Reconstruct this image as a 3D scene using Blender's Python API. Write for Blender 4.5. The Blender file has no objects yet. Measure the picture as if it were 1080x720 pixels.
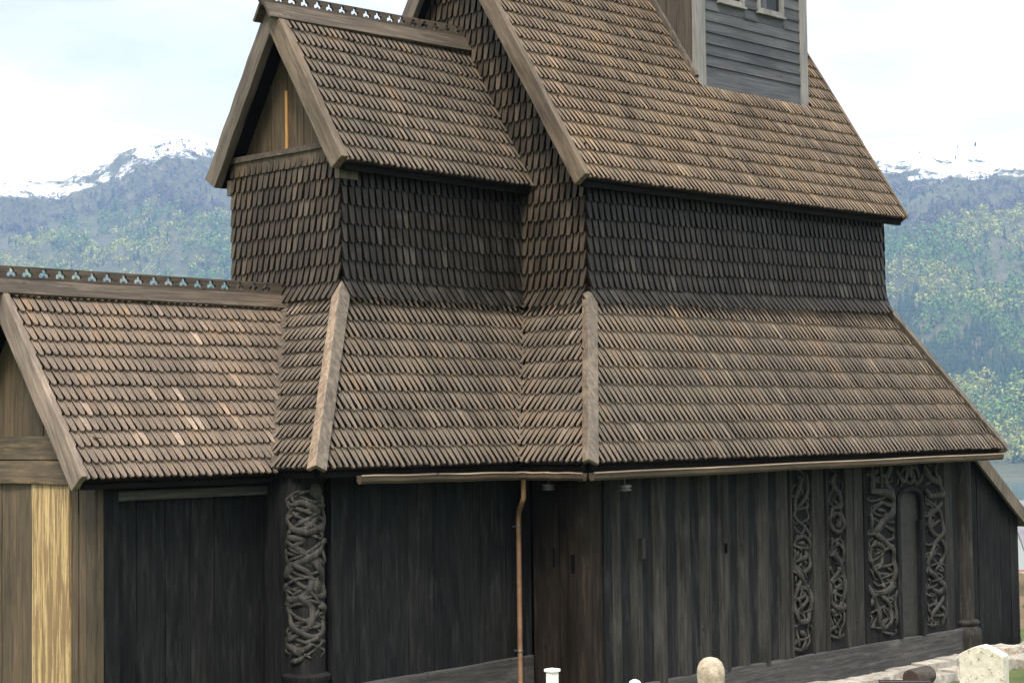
import bpy, bmesh, math, random
import numpy as np
from mathutils import Vector, noise as mnoise

random.seed(7)
RS = np.random.RandomState(11)
sc = bpy.context.scene
COL = sc.collection
R = math.radians

# ------------------------------------------------------------------ survey of the church (metres)
L, W, H = 9.10, 5.78, 2.89            # nave core: x 0..L, y 0..W, ridge at y = H
AX, AY = 1.97, 1.713                  # aisle eave offsets (east, north)
WX, WY = 1.166, 1.118                 # aisle wall offsets (east, north)
ZQ, ZP, ZP2, ZPC = 3.80, 6.51, 6.767, 6.515
ZE, ZE2, TE, OE, OG = 8.503, 8.544, 1.58, 0.335, 0.37
C, D, B, B2 = 4.16, 1.512, 1.744, 1.978
ZC, ZC2, TC, TC2, OC, OGC = 8.585, 8.536, 1.578, 1.6735, 0.31, 0.17
S, E, ZS, TS, OS = 9.376, 1.078, 3.729, 1.2804, 0.35
CW = 0.268                            # chancel aisle wall plane y
GZ = -0.45                            # ground at the church

# ------------------------------------------------------------------ materials
def newmat(name):
    m = bpy.data.materials.new(name); m.use_nodes = True
    nt = m.node_tree
    b = nt.nodes['Principled BSDF']
    return m, nt, b

def ramp(nt, src, stops):
    r = nt.nodes.new('ShaderNodeValToRGB')
    el = r.color_ramp.elements
    while len(el) < len(stops): el.new(0.5)
    for e, (p, c) in zip(el, stops):
        e.position = p; e.color = (*c, 1)
    nt.links.new(src, r.inputs[0]); return r.outputs[0]

def noise(nt, vec, scale, detail=4, rough=.6):
    n = nt.nodes.new('ShaderNodeTexNoise'); n.inputs['Scale'].default_value = scale
    n.inputs['Detail'].default_value = detail; n.inputs['Roughness'].default_value = rough
    if vec is not None: nt.links.new(vec, n.inputs['Vector'])
    return n.outputs['Fac']

PRE = [(0, 0, 0)]
def coords(nt, scale=(1, 1, 1)):
    t = nt.nodes.new('ShaderNodeTexCoord'); src = t.outputs['Object']
    if PRE[0] != (0, 0, 0):
        r = nt.nodes.new('ShaderNodeMapping'); r.inputs['Rotation'].default_value = PRE[0]
        nt.links.new(src, r.inputs['Vector']); src = r.outputs[0]
    m = nt.nodes.new('ShaderNodeMapping'); m.inputs['Scale'].default_value = scale
    nt.links.new(src, m.inputs['Vector']); return m.outputs[0]

def mix(nt, fac, a, b, mode='MIX'):
    m = nt.nodes.new('ShaderNodeMix'); m.data_type = 'RGBA'; m.blend_type = mode
    for k, v in ((0, fac), (6, a), (7, b)):
        if isinstance(v, (int, float)): m.inputs[k].default_value = v
        elif isinstance(v, tuple): m.inputs[k].default_value = (*v, 1)
        else: nt.links.new(v, m.inputs[k])
    return m.outputs[2]

def math_(nt, op, a, b=None, clamp=False):
    m = nt.nodes.new('ShaderNodeMath'); m.operation = op; m.use_clamp = clamp
    for k, v in ((0, a), (1, b)):
        if v is None: continue
        if isinstance(v, (int, float)): m.inputs[k].default_value = v
        else: nt.links.new(v, m.inputs[k])
    return m.outputs[0]

def bump(nt, b, h, strength=.4, dist=.01):
    n = nt.nodes.new('ShaderNodeBump'); n.inputs['Strength'].default_value = strength
    n.inputs['Distance'].default_value = dist
    nt.links.new(h, n.inputs['Height']); nt.links.new(n.outputs[0], b.inputs['Normal'])

def island(nt):
    g = nt.nodes.new('ShaderNodeNewGeometry'); return g.outputs['Random Per Island']

def wood(name, dark, mid, light, axis='z', worn=None, rough=.75, fine=28, isl=.0, bump_s=.5, spec=.3):
    """weathered timber: stretched grain, larger stains, optional worn spots and per-board tone"""
    m, nt, b = newmat(name)
    k = 1.3
    sc_ = {'z': (fine, fine, k), 'x': (k, fine, fine), 'y': (fine, k, fine)}[axis]
    g = noise(nt, coords(nt, sc_), 1, 5, .65)
    col = ramp(nt, g, [(.28, dark), (.5, mid), (.74, light)])
    big = noise(nt, coords(nt, {'z': (1.5, 1.5, .5), 'x': (.5, 1.5, 1.5), 'y': (1.5, .5, 1.5)}[axis]), 1.3, 5, .6)
    col = mix(nt, .75, col, ramp(nt, big, [(.3, (.55, .55, .58)), (.52, (1, 1, 1)), (.75, (1.5, 1.42, 1.35))]), 'MULTIPLY')
    if worn:
        w = noise(nt, coords(nt, {'z': (9, 9, 1.2), 'x': (1.2, 9, 9), 'y': (9, 1.2, 9)}[axis]), 1.1, 6, .7)
        f = ramp(nt, w, [(.52, (0, 0, 0)), (.66, (1, 1, 1))])
        col = mix(nt, math_(nt, 'MULTIPLY', f, .4), col, worn)
    kn = nt.nodes.new('ShaderNodeTexVoronoi'); kn.inputs['Scale'].default_value = 1
    nt.links.new(coords(nt, {'z': (3.6, 3.6, 1.5), 'x': (1.5, 3.6, 3.6), 'y': (3.6, 1.5, 3.6)}[axis]), kn.inputs['Vector'])
    col = mix(nt, 1.0, col, ramp(nt, kn.outputs['Distance'], [(.035, (.3, .28, .27)), (.075, (1, 1, 1))]), 'MULTIPLY')
    if isl:
        col = mix(nt, isl, col, ramp(nt, island(nt), [(0, (.45, .45, .47)), (.5, (1, 1, 1)), (1, (1.7, 1.55, 1.4))]), 'MULTIPLY')
    nt.links.new(col, b.inputs['Base Color'])
    b.inputs['Roughness'].default_value = rough
    b.inputs['Specular IOR Level'].default_value = spec
    bump(nt, b, g, bump_s, .012)
    return m

def shingle_mat(name, tones, moss=None, rough=.8):
    """wooden shingles: each shingle its own tone, broad weather patches, lichen specks"""
    m, nt, b = newmat(name)
    col = ramp(nt, island(nt), tones)
    big = noise(nt, coords(nt), .9, 6, .65)
    col = mix(nt, .8, col, ramp(nt, big, [(.3, (.6, .6, .62)), (.5, (1, 1, 1)), (.72, (1.35, 1.25, 1.15))]), 'MULTIPLY')
    pt = noise(nt, coords(nt, (1.6, .55, .55)), 1.7, 7, .7)
    col = mix(nt, .8, col, ramp(nt, pt, [(.32, (.62, .63, .62)), (.5, (1, 1, 1)), (.60, (1.1, 1.03, .95)), (.72, (1.45, 1.18, .92))]), 'MULTIPLY')
    g = noise(nt, coords(nt, (45, 45, 4)), 1, 3, .6)
    col = mix(nt, .55, col, ramp(nt, g, [(.3, (.5, .5, .5)), (.7, (1.4, 1.38, 1.34))]), 'MULTIPLY')
    if moss:
        n2 = noise(nt, coords(nt), 2.6, 8, .75)
        col = mix(nt, math_(nt, 'MULTIPLY', ramp(nt, n2, [(.55, (0, 0, 0)), (.68, (1, 1, 1))]), .55), col, moss)
    nt.links.new(col, b.inputs['Base Color'])
    b.inputs['Roughness'].default_value = rough
    b.inputs['Specular IOR Level'].default_value = .25
    bump(nt, b, g, .5, .008)
    return m

def plain(name, c, rough=.5, metal=0, var=.3, scale=8):
    m, nt, b = newmat(name)
    n = noise(nt, coords(nt), scale, 6, .65)
    lo = tuple(v * (1 - var) for v in c); hi = tuple(v * (1 + var) for v in c)
    nt.links.new(ramp(nt, n, [(.3, lo), (.7, hi)]), b.inputs['Base Color'])
    b.inputs['Roughness'].default_value = rough; b.inputs['Metallic'].default_value = metal
    bump(nt, b, n, .25, .01)
    return m

M = {}
M['roof_tan'] = shingle_mat('nave shingles', [(0, (.132, .102, .074)), (.45, (.149, .115, .083)), (.93, (.163, .126, .091)), (1, (.225, .17, .12))], (.12, .11, .095))
M['roof_grey'] = shingle_mat('aisle shingles', [(0, (.100, .083, .066)), (.45, (.113, .0935, .0745)), (.94, (.122, .101, .081)), (1, (.172, .143, .115))], (.09, .085, .08))
M['roof_warm'] = shingle_mat('sacristy shingles', [(0, (.132, .104, .083)), (.45, (.149, .118, .094)), (.93, (.163, .128, .102)), (1, (.29, .23, .185))], (.10, .095, .085))
M['wall_shingle'] = shingle_mat('tarred shingles', [(0, (.012, .0112, .0102)), (.5, (.0175, .0162, .0146)), (.9, (.023, .0213, .019)), (1, (.045, .042, .037))], (.06, .055, .055), .6)
M['wall_shingle_brown'] = shingle_mat('brown tarred shingles', [(0, (.034, .027, .020)), (.5, (.050, .040, .030)), (.9, (.060, .049, .037)), (1, (.095, .077, .058))], None, .65)
M['under'] = wood('tarred boarding', (.005, .0045, .004), (.008, .007, .0065), (.014, .0125, .011), 'x', spec=.05)  # near-black tone paints the shade under eaves and behind shingle gaps
M['edge'] = wood('tarred shingle edges', (.006, .005, .004), (.011, .009, .0075), (.02, .0165, .0135), 'x', spec=.05)  # dark side faces paint the shade in gaps between shingles
M['tar'] = wood('black tarred planks', (.0055, .006, .0068), (.0105, .0112, .0122), (.020, .021, .0225), 'z', (.042, .043, .046), .72, isl=.35, spec=.08)
M['tar_stave'] = wood('tarred staves', (.007, .0075, .0085), (.013, .014, .0155), (.024, .0255, .028), 'z', (.055, .055, .055), .72, spec=.1)
M['tar_brown'] = wood('brown tarred planks', (.007, .0055, .0045), (.0145, .012, .010), (.027, .0222, .018), 'z', (.055, .042, .032), .72, isl=.3, spec=.1)
M['rib'] = wood('weathered stave ribs', (.011, .011, .011), (.030, .0297, .029), (.053, .052, .050), 'z', (.085, .082, .077), .75, spec=.1)  # wear on the ribs, plus painted light to sharpen their relief
M['tar_x'] = wood('tarred sill', (.018, .018, .02), (.045, .044, .045), (.085, .082, .08), 'x', (.15, .145, .14), .7)
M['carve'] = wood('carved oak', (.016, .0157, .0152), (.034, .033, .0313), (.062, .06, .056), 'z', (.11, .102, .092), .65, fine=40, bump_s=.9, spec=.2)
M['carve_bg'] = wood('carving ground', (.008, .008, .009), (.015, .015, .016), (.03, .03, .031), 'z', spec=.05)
M['door'] = plain('worn carved door', (.018, .0175, .0165), .7, 0, .5, 7)
PRE[0] = (R(32), 0, 0)
M['barge'] = wood('barge timber', (.05, .038, .028), (.10, .078, .056), (.165, .13, .096), 'z', (.26, .21, .16), .75, fine=16)
M['barge_light'] = wood('pinkish barge timber', (.085, .066, .052), (.17, .135, .108), (.27, .22, .18), 'z', (.35, .29, .24), .75, fine=16)
PRE[0] = (R(-32), 0, 0)
M['barge_dark2'] = wood('dark south barge timber', (.05, .042, .035), (.10, .084, .068), (.16, .135, .11), 'z', (.2, .17, .14), .75, fine=16)
PRE[0] = (0, 0, 0)
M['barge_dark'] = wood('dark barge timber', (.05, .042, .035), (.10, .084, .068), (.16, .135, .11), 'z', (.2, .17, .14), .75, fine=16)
M['barge_pale'] = wood('pale hip timber', (.10, .072, .05), (.20, .147, .103), (.31, .24, .175), 'z', (.42, .35, .28), .75, fine=18)  # warm pale tone paints sunlight on the east-facing hip board
M['ridge'] = wood('ridge timber', (.028, .022, .017), (.062, .049, .038), (.11, .09, .07), 'x', (.17, .14, .11), .75)
M['plank_brown'] = wood('brown gable planks', (.03, .023, .015), (.07, .053, .034), (.10, .079, .053), 'z', (.16, .12, .075), .7, isl=.4)
m, nt, b = newmat('fresh yellow plank')
g = noise(nt, coords(nt, (55, 55, 1.6)), 1, 4, .6); g2 = noise(nt, coords(nt, (16, 16, .8)), 1, 6, .75)
col = ramp(nt, g, [(.3, (.24, .16, .07)), (.5, (.43, .31, .14)), (.7, (.56, .44, .23))])
col = mix(nt, ramp(nt, g2, [(.46, (0, 0, 0)), (.52, (.85, .85, .85))]), col, (.16, .10, .048))
nt.links.new(col, b.inputs['Base Color']); b.inputs['Roughness'].default_value = .7; bump(nt, b, g2, .6, .01); M['plank_gold'] = m
M['beam_brown'] = wood('brown beam', (.04, .031, .022), (.085, .066, .045), (.13, .10, .07), 'y', (.3, .2, .1), .7)
M['slit'] = wood('orange batten', (.20, .10, .035), (.42, .22, .08), (.55, .32, .13), 'z')  # orange puts the light on the slit board into its colour
M['grey_board'] = wood('grey clapboards', (.042, .046, .056), (.074, .080, .095), (.112, .119, .137), 'x', (.10, .09, .08), .7, isl=.3)
M['grey_post'] = wood('grey corner boards', (.12, .12, .12), (.21, .21, .205), (.29, .29, .28), 'z', (.2, .19, .17), .7)
M['side_board'] = wood('brown turret boards', (.04, .032, .026), (.075, .062, .05), (.11, .092, .075), 'z')
M['gutter'] = wood('wooden gutter', (.03, .022, .015), (.062, .045, .031), (.10, .074, .052), 'x', (.13, .10, .075), .7)
M['gutter_edge'] = wood('gutter lip', (.22, .165, .12), (.34, .265, .2), (.46, .37, .29), 'x')
M['copper'] = plain('brown copper pipe', (.30, .17, .11), .45, .35, .35, 5)
M['column'] = wood('tarred column', (.010, .0095, .009), (.022, .0205, .019), (.04, .037, .034), 'z', (.11, .10, .09), .7, spec=.1)
M['metal'] = plain('grey metal', (.16, .165, .17), .45, .7, .2, 20)
M['white_paint'] = plain('white paint', (.78, .78, .76), .5, 0, .08, 12)
M['glass'] = None
m, nt, b = newmat('window glass'); b.inputs['Base Color'].default_value = (.03, .035, .04, 1); b.inputs['Roughness'].default_value = .08
b.inputs['Alpha'].default_value = .45; M['glass'] = m
m, nt, b = newmat('dark room'); b.inputs['Base Color'].default_value = (.006, .006, .007, 1); b.inputs['Roughness'].default_value = 1; b.inputs['Specular IOR Level'].default_value = 0; M['room'] = m
m, nt, b = newmat('striped curtain')
wv = nt.nodes.new('ShaderNodeTexWave'); wv.inputs['Scale'].default_value = 4.2; wv.bands_direction = 'X'; wv.inputs['Distortion'].default_value = 1.2
nt.links.new(coords(nt), wv.inputs['Vector'])
nt.links.new(ramp(nt, wv.outputs['Fac'], [(.35, (.55, .09, .07)), (.6, (.75, .5, .46))]), b.inputs['Base Color']); M['curtain'] = m
m, nt, b = newmat('pale curtain')
wv = nt.nodes.new('ShaderNodeTexWave'); wv.inputs['Scale'].default_value = 5; wv.inputs['Distortion'].default_value = 2
nt.links.new(coords(nt), wv.inputs['Vector'])
nt.links.new(ramp(nt, wv.outputs['Fac'], [(.2, (.22, .26, .32)), (.8, (.42, .46, .52))]), b.inputs['Base Color']); M['curtain_pale'] = m

def stone_mat(name, stops, spots=None, scale=5):
    m, nt, b = newmat(name)
    n = noise(nt, coords(nt), scale, 9, .7)
    col = ramp(nt, n, stops)
    col = mix(nt, .5, col, ramp(nt, island(nt), [(0, (.55, .55, .56)), (1, (1.35, 1.3, 1.22))]), 'MULTIPLY')
    if spots:
        n2 = noise(nt, coords(nt), scale * 2.2, 8, .72)
        col = mix(nt, ramp(nt, n2, [(.57, (0, 0, 0)), (.62, (1, 1, 1))]), col, spots)
    nt.links.new(col, b.inputs['Base Color']); b.inputs['Roughness'].default_value = .85
    bump(nt, b, n, .6, .02)
    return m
M['footing'] = stone_mat('pale rubble', [(.3, (.13, .125, .11)), (.5, (.32, .31, .285)), (.7, (.50, .48, .45))], (.30, .17, .08), 3)
M['marble'] = stone_mat('lichen marble', [(.3, (.46, .43, .35)), (.5, (.62, .59, .51)), (.7, (.72, .70, .63))], (.20, .19, .12), 6.5)
M['brown_stone'] = stone_mat('lichen brown stone', [(.3, (.20, .165, .125)), (.5, (.31, .27, .215)), (.7, (.43, .40, .34))], (.24, .13, .07), 8)
M['dark_stone'] = plain('polished dark stone', (.03, .022, .022), .3, 0, .4, 12)
M['field_stone'] = stone_mat('brown field stone', [(.3, (.12, .095, .07)), (.5, (.21, .17, .13)), (.7, (.31, .26, .2))], (.09, .1, .05), 2)
M['log'] = wood('dark log', (.02, .018, .016), (.05, .042, .036), (.09, .078, .066), 'x')
M['red_tile'] = plain('red roof tile', (.16, .05, .04), .7, 0, .3, 3)
M['grey_slate'] = plain('grey slate', (.12, .12, .14), .6, 0, .3, 3)
m, nt, b = newmat('leaves')
nt.links.new(ramp(nt, island(nt), [(0, (.03, .06, .012)), (.6, (.07, .13, .025)), (1, (.13, .19, .04))]), b.inputs['Base Color'])
b.inputs['Roughness'].default_value = .7; M['leaf'] = m
M['bark'] = plain('bark', (.09, .07, .055), .9, 0, .4, 6)

m, nt, b = newmat('churchyard grass')
n1 = noise(nt, coords(nt), 1.1, 8, .7); n2 = noise(nt, coords(nt), 30, 4, .7)
c1 = ramp(nt, n1, [(.3, (.035, .055, .015)), (.5, (.065, .10, .022)), (.72, (.11, .13, .045))])
c1 = mix(nt, .6, c1, ramp(nt, n2, [(.3, (.5, .5, .5)), (.7, (1.4, 1.4, 1.3))]), 'MULTIPLY')
nt.links.new(c1, b.inputs['Base Color']); b.inputs['Roughness'].default_value = .9; bump(nt, b, n2, .8, .05); M['grass'] = m

# ------------------------------------------------------------------ mesh collecting
class MB:
    def __init__(s): s.v = []; s.f = []; s.m = []
    def add(s, vs, fs, mi=0):
        o = len(s.v); s.v.extend([tuple(map(float, p)) for p in vs])
        s.f.extend([tuple(i + o for i in f) for f in fs]); s.m.extend([mi] * len(fs)); return s
    def box(s, a, b, mi=0):
        (x0, y0, z0), (x1, y1, z1) = a, b
        vs = [(x0, y0, z0), (x1, y0, z0), (x1, y1, z0), (x0, y1, z0), (x0, y0, z1), (x1, y0, z1), (x1, y1, z1), (x0, y1, z1)]
        return s.add(vs, [(0, 3, 2, 1), (4, 5, 6, 7), (0, 1, 5, 4), (1, 2, 6, 5), (2, 3, 7, 6), (3, 0, 4, 7)], mi)
    def beam(s, p, q, u, w, up, h, mi=0, seg=1, wob=0):
        """board from p to q; u, up unit axes; w=(u0,u1), h=(up0,up1); seg/wob make it slightly uneven"""
        p, q, u, up = (np.array(t, float) for t in (p, q, u, up))
        n = seg + 1; vs = []
        for i in range(n):
            c = p + (q - p) * i / seg
            j = (RS.rand(4) - .5) * 2 * wob
            vs += [c + u * (w[0] + j[0]) + up * (h[0] + j[1]), c + u * (w[1] + j[2]) + up * (h[0] + j[1]),
                   c + u * (w[1] + j[2]) + up * (h[1] + j[3]), c + u * (w[0] + j[0]) + up * (h[1] + j[3])]
        fs = [(0, 1, 2, 3), tuple(4 * seg + k for k in (3, 2, 1, 0))]
        for i in range(seg):
            a = 4 * i
            for k in range(4):
                fs.append((a + k, a + 4 + k, a + 4 + (k + 1) % 4, a + (k + 1) % 4))
        return s.add(vs, fs, mi)
    def lathe(s, c, prof, n=20, mi=0, ax=None, cap=True):
        """prof: list of (r, h). Axis z unless ax=(axis, u, v)."""
        A, U, V = ax or ((0, 0, 1), (1, 0, 0), (0, 1, 0))
        A, U, V, c = (np.array(t, float) for t in (A, U, V, c))
        vs = []
        for r, h in prof:
            for k in range(n):
                t = 2 * math.pi * k / n
                vs.append(c + A * h + U * r * math.cos(t) + V * r * math.sin(t))
        fs = [(i * n + k, i * n + (k + 1) % n, (i + 1) * n + (k + 1) % n, (i + 1) * n + k) for i in range(len(prof) - 1) for k in range(n)]
        if cap: fs += [tuple(range(n))[::-1], tuple((len(prof) - 1) * n + k for k in range(n))]
        return s.add(vs, fs, mi)
    def tube(s, pts, rad, n=6, mi=0):
        P = [np.array(p, float) for p in pts]; m = len(P); vs = []
        N = None
        for i in range(m):
            t = P[min(i + 1, m - 1)] - P[max(i - 1, 0)]; t /= np.linalg.norm(t) + 1e-9
            if N is None:
                N = np.cross(t, (0.3, .5, .8)); N /= np.linalg.norm(N)
            N = N - t * (N @ t); N /= np.linalg.norm(N) + 1e-9
            Bn = np.cross(t, N)
            r = rad[i] if hasattr(rad, '__len__') else rad
            for k in range(n):
                a = 2 * math.pi * k / n
                vs.append(P[i] + N * r * math.cos(a) + Bn * r * math.sin(a))
        fs = [(i * n + k, i * n + (k + 1) % n, (i + 1) * n + (k + 1) % n, (i + 1) * n + k) for i in range(m - 1) for k in range(n)]
        fs += [tuple(range(n))[::-1], tuple((m - 1) * n + k for k in range(n))]
        return s.add(vs, fs, mi)
    def prism(s, poly, off, mi=0):
        """closed 3D polygon swept by vector off"""
        n = len(poly); P = [np.array(p, float) for p in poly]; o = np.array(off, float)
        vs = P + [p + o for p in P]
        return s.add(vs, [tuple(range(n))[::-1], tuple(range(n, 2 * n))] + [(k, (k + 1) % n, n + (k + 1) % n, n + k) for k in range(n)], mi)
    def build(s, name, mats, parent=None, smooth=None, bevel=0):
        me = bpy.data.meshes.new(name)
        me.from_pydata(s.v, [], s.f)
        if not isinstance(mats, (list, tuple)): mats = [mats]
        for m in mats: me.materials.append(m)
        me.polygons.foreach_set('material_index', s.m)
        bm = bmesh.new(); bm.from_mesh(me); bmesh.ops.recalc_face_normals(bm, faces=bm.faces)
        bm.to_mesh(me); bm.free()
        if smooth is not None:
            me.polygons.foreach_set('use_smooth', [True] * len(me.polygons))
            me.set_sharp_from_angle(angle=R(smooth))
        me.update()
        o = bpy.data.objects.new(name, me); COL.objects.link(o)
        if parent is not None: o.parent = parent
        if bevel:
            md = o.modifiers.new('bevel', 'BEVEL'); md.width = bevel; md.segments = 2; md.limit_method = 'ANGLE'; md.angle_limit = R(40)
        return o

def tag(o, label=None, cat=None, group=None, kind=None):
    if label: o['label'] = label
    if cat: o['category'] = cat
    if group: o['group'] = group
    if kind: o['kind'] = kind
    return o
def empty(name, loc, label=None, cat=None, group=None, rz=0):
    o = bpy.data.objects.new(name, None); COL.objects.link(o); o.location = loc; o.rotation_euler = (0, 0, rz)
    return tag(o, label, cat, group)
def nrm(v): v = np.array(v, float); return v / np.linalg.norm(v)

# ------------------------------------------------------------------ shingled faces
def inpoly(u, v, P):
    ins = np.zeros(len(u), bool); n = len(P)
    for i in range(n):
        (x0, y0), (x1, y1) = P[i], P[(i + 1) % n]
        c = ((y0 > v) != (y1 > v)) & (u < (x1 - x0) * (v - y0) / (y1 - y0 + 1e-12) + x0)
        ins ^= c
    return ins

def shingles(mb, corners, expo, w, shape='roof', flare=None, mi=0, grow=.03, skip=None, slab=.07, slab_mi=1, lift=.05, th=.034, stagger=.0):
    """rows of separate overlapping shingles over the planar polygon 'corners'
    (seen from outside: bottom-left, bottom-right, then round to top-left), on a boarding slab"""
    P = np.array(corners, float)
    U = nrm(P[1] - P[0]); V = P[-1] - P[0]; V = nrm(V - U * (V @ U))
    if len(P) == 4:
        V2 = P[2] - P[1]; V2 = nrm(V2 - U * (V2 @ U)); V = nrm(V + V2)
    N = np.cross(U, V)
    uv = np.stack([(P - P[0]) @ U, (P - P[0]) @ V], 1)
    # boarding
    n = len(P)
    flat = [P[0] + U * q[0] + V * q[1] for q in uv]
    sh = [p - N * .012 for p in flat]; lo = [p - N * (.012 + slab) for p in flat]
    mb.add(sh + lo, [tuple(range(n)), tuple(range(2 * n - 1, n - 1, -1))] + [(k, n + k, n + (k + 1) % n, (k + 1) % n) for k in range(n)], slab_mi)
    c = uv.mean(0)
    big = c + (uv - c) * (1 + grow / np.maximum(np.abs(uv - c), .3))
    um0, um1 = big[:, 0].min(), big[:, 0].max(); vm = uv[:, 1].max()
    rows = int(math.ceil(vm / expo)); V0, F0 = [], []
    if shape == 'roof':      # nearly straight, blunt tip
        out = np.array([(-.43, 1.12), (-.385, .80), (-.24, .09), (-.15, 0), (.15, 0), (.24, .09), (.385, .80), (.43, 1.12)])
    elif shape == 'point':   # narrowing to a soft point
        out = np.array([(-.44, 1.12), (-.40, .80), (-.25, .13), (-.11, 0), (.11, 0), (.25, .13), (.40, .80), (.44, 1.12)])
    elif shape == 'leaf':    # broad, soft tip
        out = np.array([(-.48, 1.14), (-.46, .70), (-.36, .17), (-.15, 0), (.15, 0), (.36, .17), (.46, .70), (.48, 1.14)])
    else:                    # wall: long tapering teeth
        out = np.array([(-.44, 1.10), (-.40, .80), (-.30, .09), (-.17, 0), (.17, 0), (.30, .09), (.40, .80), (.44, 1.10)])
    k = len(out)
    for r in range(rows):
        us = np.arange(um0 - w, um1 + w, w) + (w * stagger * r) % w + w * .5
        us = us + RS.uniform(-.03, .03, len(us)) * w
        v0 = r * expo - .02
        ok = inpoly(us, np.full(len(us), v0 + expo * .55), big)
        us = us[ok]
        if not len(us): continue
        m = len(us)
        ww = w * RS.uniform(.90, .98, m); tip = v0 + RS.uniform(-.014, .014, m) * expo / .3
        ly = expo * 1.0
        tilt = RS.uniform(-.010, .010, m)
        lf = lift * RS.uniform(.93, 1.1, m)
        u = us[:, None] + out[None, :, 0] * ww[:, None] + tilt[:, None] * out[None, :, 1] * expo
        v = tip[:, None] + out[None, :, 1] * ly
        z = .036 + lf[:, None] * (1 - out[None, :, 1] / 1.14)
        roll = RS.uniform(-.003, .003, m)
        z = z + roll[:, None] * np.sign(out[None, :, 0])
        # crowned middle
        z = z + .006 * (1 - np.abs(out[None, :, 0]) * 2)
        if flare:
            A, hh = flare
            z = z + A * np.exp(-np.maximum(v, 0) / hh)
        pos = P[0] + u[..., None] * U + v[..., None] * V + z[..., None] * N
        if skip is not None:
            keep = ~np.array([skip(p) for p in pos.mean(1)]); pos = pos[keep]; m = len(pos)
            if not m: continue
        bot = pos - N * th
        allv = np.concatenate([pos, bot], 1).reshape(-1, 3)
        base = len(mb.v)
        mb.v.extend(map(tuple, allv.tolist()))
        for i in range(m):
            o = base + i * 2 * k
            mb.f.append(tuple(range(o, o + k)))
            for j in range(k - 1):
                mb.f.append((o + j, o + k + j, o + k + j + 1, o + j + 1))
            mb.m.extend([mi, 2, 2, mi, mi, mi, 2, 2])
    return mb

def plankwall(mb, p0, p1, z0, z1, planks, out, mi=(0,), gap=.012, jit=.012, th=.06):
    """flat boards side by side from p0 to p1 (xy); out = outward unit xy"""
    p0 = np.array((*p0, 0.)); p1 = np.array((*p1, 0.)); d = p1 - p0; ln = np.linalg.norm(d); d /= ln
    o = np.array((*out, 0.))
    ws = RS.uniform(.8, 1.2, planks); ws = ws / ws.sum() * ln; a = 0
    for i, w in enumerate(ws):
        j = RS.uniform(-jit, jit)
        mb.beam(p0 + d * (a + gap / 2) + np.array((0, 0, z0)), p0 + d * (a + gap / 2) + np.array((0, 0, z1)), d, (0, w - gap), o, (-th, j), mi[i % len(mi)], 6, .002)
        a += w
    mb.beam(p0 + np.array((0, 0, z0)), p0 + np.array((0, 0, z1)), d, (0, ln), o, (-th - .08, -th + .01), mi[0])

# ================================================================== THE CHURCH
church = empty('stave_church', (0, 0, 0), 'dark tarred wooden stave church with shingled gables and a carved portal', 'church')

# ---- nave roof
NVe = np.array((0, -1, 0))
hrn = ZE + TE * (H + OE)
def barge(parent, xo, ye, ze, ya, za, mat, wid=.3, th=.1, rise=.07, tail=.0, side=-1, label=None):
    """gable board standing at plane x=xo (front face at xo+side*th), from eave (ye,ze) to apex (ya,za)"""
    d = nrm((0, ya - ye, za - ze)); up = np.array((0, -d[2], d[1])) * (1 if ya > ye else -1)
    mb = MB()
    p = np.array((xo, ye, ze)) - d * tail; q = np.array((xo, ya, za)) + d * .04
    mb.beam(p, q, (side, 0, 0), (0, th), up, (rise - wid, rise), 0, 10, .006)
    o = mb.build('barge_board', mat, parent, bevel=.012)
    if label: o['label'] = label
    return o

mb = MB()
shingles(mb, [(-OG, -OE, ZE), (L + OG, -OE, ZE2), (L + OG, H, hrn), (-OG, H, hrn)], .312, .118, 'roof', mi=0, skip=lambda p: 4.66 < p[0] < 8.32 and p[1] > 1.13)
mb.prism([(-OG, W + OE, ZE), (-OG, W + OE, ZE - .1), (-OG, H, hrn - .1), (-OG, H, hrn)], (L + 2 * OG, 0, 0), 1)
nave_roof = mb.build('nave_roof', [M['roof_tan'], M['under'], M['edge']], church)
nave_roof['label'] = 'tall tan shingled main roof carrying the turret'
barge(nave_roof, -OG + .02, -OE, ZE, H, hrn, M['barge'], .30, .13, .115)
barge(nave_roof, -OG + .02, W + OE, ZE, H, hrn, M['barge_dark2'], .30, .13, .115)
barge(nave_roof, L + OG - .02, -OE, ZE2, H, hrn, M['barge'], .22, .06, .10, side=1)
mb = MB(); mb.beam((-OG - .2, H, hrn), (L + OG + .2, H, hrn), (0, 1, 0), (-.09, .09), (0, 0, 1), (-.03, .28), 0, 8, .004)
mb.build('ridge_board', M['ridge'], nave_roof)
mb = MB(); mb.beam((-OG + .03, -OE + .10, ZE - .06), (L + OG - .03, -OE + .10, ZE2 - .06), (0, 1, 0), (-.03, .06), (0, 0, 1), (-.06, .05), 0, 4, .003)
mb.build('eave_board', M['under'], nave_roof)

# ---- nave clerestory (north) and east gable wall, shingled
mb = MB()
shingles(mb, [(0, 0, ZP - .07), (L, 0, ZP2 - .15), (L, 0, ZE2 + .22), (0, 0, ZE + .22)], .292, .155, 'wall', (.20, .16), lift=.055, th=.04, slab=.12)
mb.box((L - .1, .1, ZP), (L, W, ZE), 1)
o = mb.build('clerestory_wall', [M['wall_shingle'], M['under'], M['edge']], church); o['label'] = 'long black shingled upper wall under the main roof'
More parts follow.
